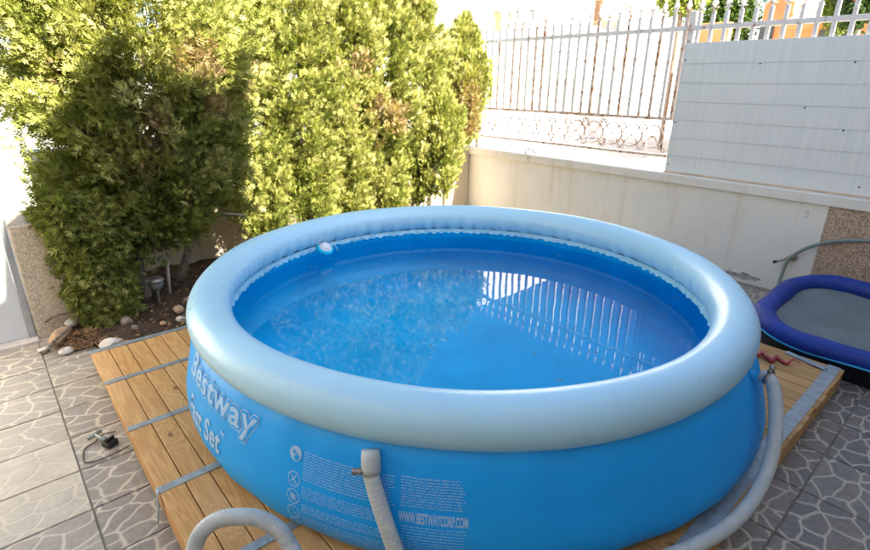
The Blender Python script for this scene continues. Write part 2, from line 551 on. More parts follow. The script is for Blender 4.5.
# glazed tiles: oblong ones laid two ways
def tile_mesh(a, b, g=0.0065):
    return box((-a / 2 + g / 2, -b / 2 + g / 2, -0.010), (a / 2 - g / 2, b / 2 - g / 2, 0.0), 0.0022)
TL = tile_mesh(0.58, 0.2855); TR = tile_mesh(0.34, 0.58)
for me in (TL, TR): me.materials.append(M['tile'])
rng = random.Random(3)
SPLIT = 0.944
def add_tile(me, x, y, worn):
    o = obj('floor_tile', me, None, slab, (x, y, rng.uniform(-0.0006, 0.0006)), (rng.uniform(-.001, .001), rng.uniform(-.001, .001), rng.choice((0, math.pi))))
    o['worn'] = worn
for i in range(-4, 6):
    for j in range(-7, 5):
        x = 0.042 + (i + 0.5) * 0.58; y = 2.657 + (j + 0.5) * 0.2855
        if y - 0.14 < SPLIT - 0.01 or x > 1.0 or x < -2.2: continue
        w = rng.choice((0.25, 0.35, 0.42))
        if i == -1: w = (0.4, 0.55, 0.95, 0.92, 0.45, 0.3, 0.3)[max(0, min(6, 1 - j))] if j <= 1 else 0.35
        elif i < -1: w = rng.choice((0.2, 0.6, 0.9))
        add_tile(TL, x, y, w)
for i in range(-8, 12):
    for j in range(-3, 6):
        x = 1.983 + (i + 0.5) * 0.34; y = 0.271 + (j + 0.5) * 0.58
        if x < -2.3 or x > 4.7 or (j > 2 and x < 3.5): continue
        if y + 0.29 > SPLIT and x < 1.0:
            continue
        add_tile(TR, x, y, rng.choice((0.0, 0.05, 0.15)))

# planting bed
nx, ny = 70, 36
V = []
rs = np.random.RandomState(5)
bumps = rs.uniform(0, 1, (60, 3))
for i in range(nx):
    for j in range(ny):
        x = 0.13 + (4.0 - 0.13) * i / (nx - 1); y = 3.50 + (4.84 - 3.50) * j / (ny - 1)
        if x < 0.30: y = 3.62 + (4.84 - 3.62) * j / (ny - 1)
        h = 0.012 + 0.02 * math.sin(x * 7.1 + 1) * math.sin(y * 8.3) + 0.012 * math.sin(x * 19 + y * 13) + rs.uniform(-.006, .006)
        e = min(1, j / 3.0, i / 2.0)
        V.append((x, y, max(0.001, 0.002 + 0.02 * e + h * e)))
bed = obj('planting_bed', grid_mesh(V, nx, ny), M['soil'])
tag(bed, kind='structure')

# ------------------------------------------------------------------ fence wall on the right (X = 4.85)
XW = 4.85
w = empty('boundary_wall', (XW, 2.0, 0))
tag(w, 'low stained white boundary wall carrying the picket fence behind the pool', 'wall')
obj('wall_face', box((0, 0.935 - 2.0, -0.03), (0.18, 2.92, 0.745)), M['white_wall'], w)
obj('pebble_pier', box((-0.012, -4.2, -0.03), (0.18, 0.932 - 2.0, 0.745), 0.003), M['pebble'], w)
obj('wall_cap', box((-0.035, -4.2, 0.7455), (0.21, 2.95, 0.828), 0.008, 2), M['cap'], w)
# bare render patch near the foot of the wall
bm = bmesh.new()
pts = []
rr = random.Random(4)
for k in range(26):
    a = 2 * math.pi * k / 26
    pts.append(bm.verts.new((-0.0015, -0.57 + math.cos(a) * 0.16 * rr.uniform(0.7, 1.15), 0.035 + math.sin(a) * 0.026 * rr.uniform(0.4, 1.5))))
bm.faces.new(pts)
obj('bare_patch', bm_mesh(bm), M['grime'], w)
# small cable loop sticking out of the cap
obj('cable_loop', tube(catmull([(0.03, 1.95, 0.826), (0.025, 1.95, 0.865), (0.02, 1.90, 0.885), (0.02, 1.84, 0.875), (0.03, 1.80, 0.84)], 6), 0.007, 8), M['wire'], w)

# back wall behind the trees (Y = 4.85)
w = empty('back_wall', (2.0, 4.85, 0))
tag(w, 'cream plastered wall behind the cypress trees', 'wall')
obj('wall_face', box((-1.72, 0, -0.03), (2.84, 0.18, 1.02)), M['cream_wall'], w)
obj('wall_cap', box((-1.72, -0.03, 1.0205), (2.80, 0.21, 1.09), 0.006, 1), M['cap'], w)

# left gate and pier
g = empty('sheet_metal_gate', (-0.65, 4.02, 0))
tag(g, 'pale grey sheet metal gate left of the beige pebble pier', 'gate')
obj('gate_panel', box((-0.70, 0, 0.012), (0.655, 0.03, 1.55)), M['gate'], g)
obj('edge_profile', box((0.657, -0.02, 0.0), (0.693, 0.05, 1.58), 0.004), M['alu'], g)
for zz in (0.10, 0.42, 0.75, 1.1):
    for xx in (0.52, 0.05, -0.45):
        obj('screw', lathe([(0.0, -0.004), (0.009, -0.003), (0.011, 0.0)], 10), M['black'], g, (xx, -0.001, zz), (R(90), 0, 0))
obj('door_sill', box((-0.70, -0.10, -0.006), (0.70, -0.003, 0.012), 0.003), M['rock_white'], g)
p = empty('pebble_pier', (0.20, 4.2, 0))
tag(p, 'beige pebble rendered gate pier beside the feathery left cypress', 'pier')
obj('pier_body', box((-0.148, -0.22, -0.03), (0.15, 0.28, 0.75), 0.006), M['pebble_beige'], p)

# out of frame: left side wall shaped to bounce warm light, the house behind the camera
w = obj('bounce_side_wall', box((-2.55, -1.45, -0.03), (-2.4, 5.0, 4.6)), M['warm_wall'])
tag(w, 'unseen cream side wall left of the yard, made tall to bounce warm light', 'wall')
w = empty('house', (0.5, -1.5, 0))
tag(w, 'tall grey house along the near right side of the patio', 'house')
obj('wall', box((-3.2, -6.0, -0.03), (4.5, 0, 4.66)), M['house_wall'], w)
obj('sky_block_slab', box((0.9, 0.002, 2.55), (4.4, 1.15, 2.75)), M['facade'], w)  # unseen slab added to block sky light and darken the right floor
bm = bmesh.new()
prof = [(0.2, 4.662), (0.29, 5.10), (0.48, 5.45), (1.03, 6.03), (1.29, 5.75), (1.73, 5.75), (1.75, 6.01), (1.91, 6.01), (1.93, 4.662)]
fa = [bm.verts.new((x, 0.0, z)) for x, z in prof]; fb_ = [bm.verts.new((x, -1.2, z)) for x, z in prof]
bm.faces.new(fa); bm.faces.new(fb_[::-1])
for k in range(len(prof)):
    q = (k + 1) % len(prof)
    bm.faces.new((fa[k], fb_[k], fb_[q], fa[q]))
bmesh.ops.recalc_face_normals(bm, faces=bm.faces)
obj('roof_gable', bm_mesh(bm), M['facade'], w)

# ------------------------------------------------------------------ picket fence on the wall
fence = empty('picket_fence', (XW + 0.09, 2.27, 0.828))
tag(fence, 'rust streaked white iron picket fence with spear tips on the low wall', 'fence')
FX, FY, FZ = XW + 0.09, 2.27, 0.828
def fbox(name, y0, y1, z0, z1, t, mat, dx=0.0, bev=0.003):
    return obj(name, box((dx - t / 2, y0 - FY, z0 - FZ), (dx + t / 2, y1 - FY, z1 - FZ), bev), mat, fence)
Y0, Y1 = -2.0, 4.80
fbox('top_rail', Y0, Y1, 2.045, 2.085, 0.03, M['iron'])
fbox('middle_rail', 2.30, Y1 - 0.03, 1.29, 1.32, 0.032, M['iron_rust'])
fbox('bottom_rail', 2.30, Y1 - 0.03, 0.955, 0.980, 0.032, M['iron_rust'])
for yy in (Y1 - 0.0, 2.262, -0.2, -1.98):
    fbox('post', yy - 0.025, yy + 0.025, 0.8285, 2.20, 0.05, M['iron'], 0.0, 0.004)
# picket with a spear tip
bm = bmesh.new()
box((-0.0135, -0.0135, 0.0), (0.0135, 0.0135, 0.87), bm=bm)
def spindle(prof, z0):
    ring = []
    for r_, z_ in prof:
        if r_ < 1e-5:
            ring.append([bm.verts.new((0, 0, z0 + z_))]); continue
        ring.append([bm.verts.new((r_ * 0.55 * math.cos(a), r_ * math.sin(a), z0 + z_)) for a in (0, math.pi / 2, math.pi, 3 * math.pi / 2)])
    for a, b in zip(ring[:-1], ring[1:]):
        for k in range(4):
            if len(a) == 1: bm.faces.new((a[0], b[k], b[(k + 1) % 4]))
            elif len(b) == 1: bm.faces.new((a[k], a[(k + 1) % 4], b[0]))
            else: bm.faces.new((a[k], a[(k + 1) % 4], b[(k + 1) % 4], b[k]))
spindle([(0, 0), (0.012, 0.012), (0.007, 0.03), (0.028, 0.062), (0.012, 0.105), (0, 0.16)], 0.865)
box((-0.006, -0.032, 0.892), (0.006, 0.032, 0.902), 0.002, bm=bm)
bmesh.ops.recalc_face_normals(bm, faces=bm.faces)
PK = bm_mesh(bm); PK.materials.append(M['iron'])
PK2 = PK.copy(); PK2.materials.clear(); PK2.materials.append(M['iron_rust'])
rng = random.Random(11)
n_p = int((Y1 - Y0) / 0.109)
for k in range(n_p):
    y = Y1 - 0.085 - k * 0.109
    if any(abs(y - q) < 0.035 for q in (2.262, -0.2)): continue
    o = obj('picket', PK2 if (rng.random() < 0.4 and y > 2.3) else PK, None, fence, (rng.uniform(-.003, .003), y - FY, 1.315 - FZ), (0, rng.uniform(-.006, .006), 0))
# scroll band
def arc(cy, cz, r_, a0, a1, n=14):
    return [(0, cy + r_ * math.cos(a), cz + r_ * math.sin(a)) for a in np.linspace(a0, a1, n)]
SC = tube(arc(0, 0, 0.105, 0, 2 * math.pi, 28)[:-1], 0.0075, 6, closed=True)
bmx = bmesh.new(); bmx.from_mesh(SC)
for sy in (-1, 1):
    for sz in (-1, 1):
        pth = [(0, sy * 0.02, sz * 0.0), (0, sy * 0.05, sz * 0.045), (0, sy * 0.085, sz * 0.10), (0, sy * 0.12, sz * 0.135), (0, sy * 0.145, sz * 0.115), (0, sy * 0.13, sz * 0.095)]
        bmx.from_mesh(tube(catmull(pth, 4), 0.0055, 5))
        bmx.from_mesh(lathe([(0, -0.012), (0.010, -0.006), (0.010, 0.006), (0, 0.012)], 8, (0, sy * 0.062, sz * 0.066)))
        bmx.from_mesh(lathe([(0, -0.010), (0.009, -0.005), (0.009, 0.005), (0, 0.010)], 8, (0, sy * 0.128, sz * 0.10)))
bmx.from_mesh(lathe([(0, -0.014), (0.013, -0.007), (0.013, 0.007), (0, 0.014)], 8))
SC = bm_mesh(bmx, smooth=True); SC.materials.append(M['iron_rust'])
k = 0
y = Y1 - 0.18
while y > 2.40:
    obj('scroll', SC, None, fence, (0, y - FY, 1.135 - FZ))
    y -= 0.215

# privacy panel of horizontal pvc planks fixed to the inside of the fence
pan = empty('privacy_panel', (XW + 0.055, 2.27, 0.828))
tag(pan, 'blue white plastic privacy panel screwed to the fence at the right', 'panel')
z = 0.0004
hts = [0.158] * 6 + [0.172]
for k, hh in enumerate(hts):
    bm = bmesh.new()
    box((-0.005, -4.1, z + 0.0014), (0.0, 0.012, z + hh - 0.0014), 0.0012, bm=bm)
    if k < len(hts) - 1: box((0.0006, -4.1, z + hh - 0.02), (0.004, 0.012, z + hh + 0.02), bm=bm)     # tongue behind the joint
    obj('plank', bm_mesh(bm), M['panel'], pan)
    z += hh
obj('bottom_trim', box((-0.022, -4.1, 0.0006), (-0.0056, 0.012, 0.014), 0.002), M['trim'], pan)
for zz, yy in ((0.075, -0.015), (0.455, -0.015), (0.98, -0.015), (0.075, -1.47), (0.62, -1.0), (0.47, -1.28), (0.94, -0.62), (0.94, -1.24)):
    obj('bolt', lathe([(0.0, -0.006), (0.0045, -0.005), (0.0065, 0.0)], 10), M['black'], pan, (-0.0055, yy, zz), (0, R(90), 0))

# ------------------------------------------------------------------ tap and garden hose on the wall
tp = empty('garden_tap', (XW, 1.10, 0.28))
tag(tp, 'small pale tap sticking out of the white wall under the hose', 'tap')
obj('spout', tube([(0, -0.02, 0.012), (-0.05, 0.005, 0.008), (-0.10, 0.05, -0.012), (-0.115, 0.065, -0.02)], [0.016, 0.015, 0.012, 0.011], 12), M['peg'], tp)
obj('rosette', lathe([(0.0, 0.0), (0.034, 0.0), (0.03, 0.008), (0.016, 0.014)], 18), M['peg'], tp, (-0.001, -0.02, 0.012), (0, R(-90), 0))
obj('nozzle', tube([(-0.113, 0.063, -0.019), (-0.128, 0.077, -0.028)], [0.0125, 0.012], 12), M['black'], tp)
obj('lever', tube([(-0.055, 0.0, 0.022), (-0.058, -0.012, 0.045), (-0.05, -0.04, 0.05)], [0.008, 0.006, 0.005], 8), M['peg'], tp)
gh = obj('garden_hose', tube(catmull([(4.72, 1.10, 0.06), (4.755, 1.105, 0.16), (4.77, 1.095, 0.265), (4.775, 1.06, 0.335), (4.785, 0.97, 0.425), (4.80, 0.86, 0.485), (4.81, 0.72, 0.525), (4.815, 0.55, 0.555), (4.81, 0.3, 0.58), (4.80, 0.0, 0.57), (4.78, -0.3, 0.4), (4.7, -0.45, 0.1), (4.6, -0.5, 0.016)], 8), 0.0135, 10), M['green_hose'])
tag(gh, 'grey green garden hose running along the wall across the pebble pier', 'hose')

# ================================================================== WOODEN DECK
deck = empty('wooden_deck', (1.817, 1.838, 0.0))
tag(deck, 'pine board platform with metal straps carrying the round pool', 'deck')
DX0, DX1, DY0, DY1, DZ = 0.244, 3.389, 0.376, 3.30, 0.12
OX, OY = 1.817, 1.838
nb = 34
pw = (DX1 - DX0) / nb
rng = random.Random(21)
BD = box((-pw / 2 + 0.0018, -(DY1 - DY0) / 2, -0.024), (pw / 2 - 0.0018, (DY1 - DY0) / 2, 0.0), 0.003, 2)
BD.materials.append(M['wood'])
for k in range(nb):
    obj('board', BD, None, deck, (DX0 + (k + 0.5) * pw - OX, (DY0 + DY1) / 2 - OY + rng.uniform(-0.004, 0.004), DZ + rng.uniform(-0.0012, 0.0012)), (0, rng.uniform(-.004, .004), rng.choice((0, math.pi))))
# fascia boards and bearers
def dbox(name, lo, hi, mat, bev=0.003):
    return obj(name, box((lo[0] - OX, lo[1] - OY, lo[2]), (hi[0] - OX, hi[1] - OY, hi[2]), bev), mat, deck)
ys = [DY0 + 0.004, 0.86, 1.34, 1.83, 2.32, 2.81, DY1 - 0.004]
for a, b in zip(ys[:-1], ys[1:]):
    j = rng.uniform(-0.006, 0.006)
    dbox('side_board', (DX0 + 0.006 + j, a + 0.002, 0.018 + rng.uniform(0, .006)), (DX0 + 0.030 + j, b - 0.002, 0.0945), M['wood'])
dbox('side_board', (DX0 + 0.04, DY0 + 0.004, 0.012), (DX1 - 0.04, DY0 + 0.03, 0.0945), M['wood'])
dbox('side_board', (DX1 - 0.03, DY0 + 0.004, 0.012), (DX1 - 0.005, DY1 - 0.004, 0.0945), M['wood'])
dbox('side_board', (DX0 + 0.04, DY1 - 0.03, 0.012), (DX1 - 0.04, DY1 - 0.004, 0.0945), M['wood'])
for yy in (0.9, 1.39, 1.87, 2.36, 2.85):
    dbox('bearer', (DX0 + 0.05, yy - 0.03, 0.0), (DX1 - 0.05, yy + 0.03, 0.0945), M['old_wood'])
# galvanised straps
STR = [(3.278, 0.040), (2.852, 0.034), (2.358, 0.036), (1.870, 0.038), (1.385, 0.038), (0.9, 0.038), (0.425, 0.062)]
for yy, ww in STR:
    n = 30
    V = []
    for i in range(n):
        x = DX0 - 0.002 + (DX1 - DX0 + 0.002) * i / (n - 1) - OX
        dz = 0.0022 + 0.0012 * math.sin(i * 1.7 + yy * 9)
        for (dy, z_) in ((-ww / 2, DZ + dz - 0.002), (-ww / 2, DZ + dz + 0.0012), (ww / 2, DZ + dz + 0.0012), (ww / 2, DZ + dz - 0.002)):
            V.append((x, yy - OY + dy + 0.0015 * math.sin(i * .6 + yy * 5), z_))
    s = obj('metal_strap', grid_mesh(V, n, 4, smooth=False), M['zinc'], deck)
    for i in range(2, 30, 4):
        obj('nail_head', lathe([(0.0, 0.0022), (0.0035, 0.0015), (0.005, 0.0)], 8), M['steel'], s, (V[i * 4][0], yy - OY + random.uniform(-.008, .008), DZ + 0.0035))
# folded tail of a strap hanging down the left edge
V = []
for (x, yq, z_, wd) in ((DX0 + 0.0, 1.87, 0.1245, 0.038), (DX0 - 0.007, 1.865, 0.115, 0.036), (DX0 - 0.011, 1.85, 0.085, 0.03), (DX0 - 0.02, 1.835, 0.05, 0.022), (DX0 - 0.03, 1.82, 0.012, 0.016)):
    V += [(x - OX, yq - wd / 2 - OY, z_), (x - OX, yq + wd / 2 - OY, z_)]
o = obj('strap_tail', grid_mesh(V, 5, 2), M['zinc'], deck)
md = o.modifiers.new('thick', 'SOLIDIFY'); md.thickness = 0.002

# loose metal plate and toy snake on the deck
pl = obj('metal_plate', box((-0.11, -0.02, 0.0), (0.11, 0.02, 0.006), 0.002), M['zinc'], None, (3.335, 0.555, 0.1235), (0, 0, R(-104)))
tag(pl, 'loose galvanised metal strip lying at the right edge of the deck', 'metal strip')
pts = []
for t_ in np.linspace(0, 1, 60):
    x = 3.165 + 0.085 * t_; y = 0.745 - 0.185 * t_
    a = 0.040 * math.sin(t_ * 2 * math.pi * 2.6) * (1 - 0.45 * t_)
    pts.append((x + a * 0.9, y + a * 0.42, 0.134 + 0.006 * math.sin(t_ * 9)))
rad = [0.009 + 0.004 * math.sin(min(1, t_ * 9) * 1.57) if t_ < 0.5 else 0.013 * (1 - (t_ - 0.5) * 1.8) for t_ in np.linspace(0, 1, 60)]
sn = empty('toy_snake', (3.2, 0.65, 0.12))
tag(sn, 'coiled red rubber toy snake on the deck boards beside the pool', 'toy')
obj('body', tube(np.array(pts) - np.array([3.2, 0.65, 0.12]), rad, 10), M['snake'], sn)
obj('head', tube(np.array([(3.165, 0.747, 0.134), (3.168, 0.762, 0.137), (3.174, 0.778, 0.137), (3.179, 0.79, 0.136)]) - np.array([3.2, 0.65, 0.12]), [0.009, 0.015, 0.013, 0.005], 10), M['snake'], sn)

# ================================================================== POOL
PB = np.array([1.935, 1.892]); PT = np.array([1.9025, 1.9023])
ZP = [0.121, 0.135, 0.16, 0.20, 0.25, 0.30, 0.36, 0.44, 0.50, 0.535, 0.56, 0.58]
RP = [1.425, 1.452, 1.476, 1.487, 1.484, 1.471, 1.452, 1.426, 1.398, 1.368, 1.34, 1.325]
def pctr(z):
    k = min(1, max(0, (z - 0.12) / 0.48))
    return PB + (PT - PB) * k
def wr(a, z):
    # gentle wrinkles of the water-filled wall, strongest under the ring
    t_ = max(0, (z - 0.36) / 0.2)
    w_ = 0.006 * t_ * (math.sin(a * 23 + 2 * math.sin(a * 3)) * math.sin(a * 7 + 1) + 0.6 * math.sin(a * 41 + 3 * math.sin(a * 5)))
    low = max(0, (0.22 - z) / 0.1)
    cr = 0.0025 * math.exp(-((z - 0.30 - 0.05 * math.sin(a * 2)) / 0.03) ** 2) * math.sin(a * 13 + 2 * math.sin(a * 3))
    return w_ + cr + 0.004 * low * math.sin(a * 29 + 2 * math.sin(a * 4)) + 0.004 * math.sin(a * 5 + 1.3)
def ppt(az, z, off=0.0):
    c = pctr(z)
    r_ = float(np.interp(z, ZP, RP)) + off + wr(az, z)
    return (c[0] + r_ * math.cos(az), c[1] + r_ * math.sin(az), z)
pool = empty('inflatable_pool', (PB[0], PB[1], 0.122))
tag(pool, 'large round blue inflatable ring pool filled with water on the deck', 'pool')
def pobj(name, me, mat, parent=pool):
    o = obj(name, me, mat, parent)
    if parent is pool:
        o.location = (-PB[0], -PB[1], -0.122)
    return o
zz_ = [0.121, 0.128, 0.14, 0.16, 0.18, 0.21, 0.24, 0.27, 0.30, 0.33, 0.36, 0.39, 0.42, 0.45, 0.48, 0.50, 0.52, 0.535, 0.55, 0.565, 0.58]
NA = 360
V = [ppt(2 * math.pi * i / NA, z) for i in range(NA) for z in zz_]
body = pobj('pool_wall', grid_mesh(V, NA, len(zz_), cu=True), M['body'])
# inside: liner wall and floor
zi = [0.505, 0.48, 0.44, 0.40, 0.36, 0.32, 0.27, 0.22, 0.17, 0.14, 0.128]
ri = [1.247, 1.275, 1.318, 1.352, 1.382, 1.405, 1.42, 1.425, 1.41, 1.37, 1.30]
V = []
for i in range(240):
    a = 2 * math.pi * i / 240
    for z, r_ in zip(zi, ri):
        c = pctr(z)
        rr_ = r_ + 0.006 * math.sin(a * 17 + 2 * math.sin(3 * a)) * (0.4 + (z > 0.3))
        V.append((c[0] + rr_ * math.cos(a), c[1] + rr_ * math.sin(a), z))
pobj('inner_liner', grid_mesh(V, 240, len(zi), cu=True), M['liner'])
V = []
for i in range(120):
    a = 2 * math.pi * i / 120
    for k in range(16):
        r_ = 1.32 * k / 15
        x = PB[0] + r_ * math.cos(a); y = PB[1] + r_ * math.sin(a)
        V.append((x, y, 0.128 + 0.006 * max(0, math.sin(x * 6 + 2 * math.sin(y * 2.3))) ** 4 + 0.004 * max(0, math.sin(y * 5.5 - x * 2)) ** 6))
pobj('pool_floor', grid_mesh(V, 120, 16, cu=True), M['liner'])
# inflatable ring
RM, RR, ZC = 1.315, 0.0955, 0.60
NV = 40
V = []
for i in range(480):
    a = 2 * math.pi * i / 480
    for k in range(NV):
        b = 2 * math.pi * k / NV
        # puckers near the inner lower weld
        d = (math.cos(b) * -0.72 + math.sin(b) * -0.69)
        pk = max(0, d - 0.55) / 0.45
        am = 0.0045 * pk * (math.sin(a * 96 + 3 * math.sin(a * 11)) + 0.7 * math.sin(a * 61 + 2 * math.sin(a * 7)))
        r_ = RR + am + 0.0012 * math.sin(a * 9 + 1)
        V.append((PT[0] + (RM + r_ * math.cos(b)) * math.cos(a), PT[1] + (RM + r_ * math.cos(b)) * math.sin(a), ZC + r_ * math.sin(b)))
ring = pobj('inflatable_ring', grid_mesh(V, 480, NV, cu=True, cv=True), M['ring'])
# scalloped weld flange at the inner seam
V = []
NF = 900
for i in range(NF):
    a = 2 * math.pi * i / NF
    w_ = 0.011 + 0.008 * abs(math.sin(a * 45 + 2.5 * math.sin(a * 13))) + 0.004 * math.sin(a * 133 + 2 * math.sin(9 * a))
    q = 0.004 * math.sin(a * 70 + 2 * math.sin(a * 17))
    for (r_, z) in ((1.252, 0.524), (1.2455 + q * 0.4, 0.512 - w_ * 0.35), (1.240 + q, 0.512 - w_)):
        V.append((PT[0] + r_ * math.cos(a), PT[1] + r_ * math.sin(a), z))
fl = obj('weld_flange', grid_mesh(V, NF, 3, cu=True), M['flange'], ring)
# valve on the ring
vx, vy, vz = 1.700, 3.095, 0.508
va = math.atan2(vy - PT[1], vx - PT[0])
vv = obj('air_valve', lathe([(0.0, 0.030), (0.026, 0.029), (0.034, 0.024), (0.036, 0.016), (0.046, 0.012), (0.050, 0.0)], 24), M['white_plastic'], ring, (vx, vy, vz), Vector((-0.55 * math.cos(va), -0.55 * math.sin(va), 1.0)).to_track_quat('Z', 'Y').to_euler())
obj('valve_collar', lathe([(0.047, 0.013), (0.058, 0.006), (0.060, -0.014), (0.050, -0.02)], 24), M['liner'], vv)
obj('cap_tether', tube(catmull([(0.05, 0.0, 0.0), (0.085, 0.012, -0.006), (0.11, 0.0, -0.03), (0.125, -0.01, -0.05)], 5), 0.006, 6), M['flange'], vv)
# water
V = []
ZW = 0.43
for i in range(200):
    a = 2 * math.pi * i / 200
    for k in range(8):
        r_ = 1.338 * k / 7
        c = pctr(ZW)
        V.append((c[0] + r_ * math.cos(a), c[1] + r_ * math.sin(a), ZW))
wm = grid_mesh(V, 200, 8, cu=True)
wm.flip_normals()
water = pobj('water', wm, M['water'])
# floating specks
bm = bmesh.new()
rr = random.Random(9)
for _ in range(70):
    a = rr.uniform(0, 2 * math.pi); r_ = 1.3 * math.sqrt(rr.random()); s_ = rr.uniform(0.003, 0.008)
    x = PT[0] + r_ * math.cos(a); y = PT[1] + r_ * math.sin(a); an = rr.uniform(0, 6)
    vs = [bm.verts.new((x + s_ * math.cos(an + q) * (1.6 if k % 2 else 0.7), y + s_ * math.sin(an + q) * (1.6 if k % 2 else 0.7), ZW + 0.0015)) for k, q in enumerate((0, 1.57, 3.14, 4.71))]
    bm.faces.new(vs)
sp = pobj('floating_specks', bm_mesh(bm), M['twig'])
sp['kind'] = 'stuff'

# ---- printing on the pool wall
def text_geom(body_, size, offset=0.0, sx=1.0, spacing=1.0):
    cu = bpy.data.curves.new('t', 'FONT')
    cu.body = body_; cu.size = size; cu.offset = offset; cu.space_character = spacing
    cu.resolution_u = 3
    to = bpy.data.objects.new('t', cu)
    col.objects.link(to)
    dg = bpy.context.evaluated_depsgraph_get()
    dg.update()
    me = bpy.data.meshes.new_from_object(to.evaluated_get(dg))
    bpy.data.objects.remove(to); bpy.data.curves.remove(cu)
    bm_ = bmesh.new(); bm_.from_mesh(me); bpy.data.meshes.remove(me)
    bmesh.ops.triangulate(bm_, faces=bm_.faces)
    for v in bm_.verts: v.co.x *= sx
    return bm_
def wrap(bm_, az0, z0, off, slant=0.0):
    for v in bm_.verts:
        z = z0 + v.co.y
        az = R(az0) + (v.co.x + slant * v.co.y) / 1.45
        v.co = Vector(ppt(az, z, off + v.co.z))
    return bm_mesh(bm_)
def width(bm_):
    xs = [v.co.x for v in bm_.verts]
    return max(xs) - min(xs)
def ptext(name, s, az0, az1, zb, size, offset, off, mat, slant=0.0, parent=None, spacing=1.0):
    tgt = R(az1 - az0) * 1.45
    w0 = width(text_geom(s, size, 0.0, 1.0, spacing))
    b = text_geom(s, size, offset, 1.0, spacing)
    for v in b.verts: v.co.x *= tgt / w0
    me = wrap(b, az0, zb, off, slant)
    if parent is None:
        return pobj(name, me, mat)
    return obj(name, me, mat, parent)
def fat_text(name, body_, az0, az1, zb, size, rad, off, mat, slant=0.0, spacing=1.0, n=14):
    """letters grown by rad all round: rounded bold strokes"""
    tgt = R(az1 - az0) * 1.45
    src = text_geom(body_, size, 0.0, 1.0, spacing)
    k_ = tgt / width(src)
    base = [(v.co.x * k_, v.co.y) for v in src.verts]
    src.verts.index_update()
    tri = [[v.index for v in f.verts] for f in src.faces]
    src.free()
    V_, F_ = [], []
    sh = [(0.0, 0.0)] + [(rad * math.cos(q), rad * math.sin(q)) for q in np.linspace(0, 2 * math.pi, n, endpoint=False)] + [(rad * 0.5 * math.cos(q), rad * 0.5 * math.sin(q)) for q in np.linspace(0, 2 * math.pi, 6, endpoint=False)]
    for i, (dx, dy) in enumerate(sh):
        o_ = len(V_)
        for x, y in base:
            yy = y + dy
            V_.append(ppt(R(az0) + (x + dx + slant * yy) / 1.45, zb + yy, off + i * 2.5e-5))
        F_ += [[o_ + q for q in f] for f in tri]
    me = bpy.data.meshes.new('m'); me.from_pydata(V_, [], F_); me.update()
    return pobj(name, me, mat)
fat_text('logo_outline', 'Bestway', 168.3, 193.2, 0.413, 0.130, 0.0158, 0.0020, M['print'], 0.06, 1.06)
fat_text('logo_band', 'Bestway', 168.3, 193.2, 0.413, 0.130, 0.0118, 0.0032, M['print_blue'], 0.06, 1.06)
fat_text('logo_letters', 'Bestway', 168.3, 193.2, 0.413, 0.130, 0.0026, 0.0044, M['print'], 0.06, 1.06)
fat_text('model_lettering', 'Fast Set', 171.0, 184.9, 0.255, 0.122, 0.0036, 0.0022, M['print'], 0.03, 1.04, 8)
ptext('trade_mark', 'TM', 185.2, 186.4, 0.335, 0.022, 0.0006, 0.0025, M['print'])
b = text_geom('\u00ae', 0.03)
pobj('registered_mark', wrap(b, 191.6, 0.372, 0.0025), M['print'])
ptext('web_address', 'WWW.BESTWAYCORP.COM', -142.9, -134.4, 0.311, 0.044, 0.0012, 0.0025, M['print'])
# blocks of small print, far too small to read
def small_print(name, az0, az1, rows, rag, seed):
    rr = random.Random(seed)
    bm_ = bmesh.new()
    for (z, hgt, frac) in rows:
        x = 0.0
        full = R(az1 - az0) * 1.45
        end = full * frac * (1 - rag * rr.random())
        while x < end:
            wl_ = rr.uniform(0.008, 0.03)
            x2 = min(x + wl_, end)
            # word as ragged little bars
            xx = x
            while xx < x2 - 0.001:
                lw = rr.uniform(0.0018, 0.0034)
                hh = hgt * rr.choice((0.6, 0.65, 0.7, 1.0))
                vs = [bm_.verts.new(ppt(R(az0) + q / 1.45, z + dz, 0.0025)) for q, dz in ((xx, 0), (xx + lw, 0), (xx + lw, hh), (xx, hh))]
                bm_.faces.new(vs)
                xx += lw + 0.0011
            x = x2 + 0.0045
    o = pobj(name, bm_mesh(bm_), M['print'])
    o['kind'] = 'stuff'
def rows(z0, z1, step, h=0.0042, gaps=()):
    out = []; z = z0; i = 0
    while z > z1:
        if i not in gaps: out.append((z, h, 1.0))
        z -= step; i += 1
    return out
small_print('small_print', -156.6, -143.3, rows(0.444, 0.155, 0.0088, gaps=(11, 12, 18, 19, 24)), 0.10, 1)
small_print('small_print', -142.6, -134.6, rows(0.448, 0.355, 0.0088), 0.05, 2)
small_print('small_print', -142.6, -134.6, rows(0.296, 0.165, 0.0098, 0.0036), 0.05, 3)
# warning pictograms
def disc_on_wall(bm_, az, z, r_, off, r_in=0.0, n=28):
    o_ = [bm_.verts.new(ppt(R(az) + r_ * math.cos(t_) / 1.45, z + r_ * math.sin(t_), off)) for t_ in np.linspace(0, 2 * math.pi, n, endpoint=False)]
    if r_in:
        i_ = [bm_.verts.new(ppt(R(az) + r_in * math.cos(t_) / 1.45, z + r_in * math.sin(t_), off)) for t_ in np.linspace(0, 2 * math.pi, n, endpoint=False)]
        for k in range(n): bm_.faces.new((o_[k], o_[(k + 1) % n], i_[(k + 1) % n], i_[k]))
    else:
        bm_.faces.new(o_)
def poly_on_wall(bm_, az, z, pts_, off):
    bm_.faces.new([bm_.verts.new(ppt(R(az) + x / 1.45, z + y, off)) for x, y in pts_])
def bar(bm_, az, z, x0, y0, x1, y1, t_, off):
    d = Vector((x1 - x0, y1 - y0)).normalized() * t_ / 2
    poly_on_wall(bm_, az, z, [(x0 + d.y, y0 - d.x), (x1 + d.y, y1 - d.x), (x1 - d.y, y1 + d.x), (x0 - d.y, y0 + d.x)], off)
AZP = -158.0
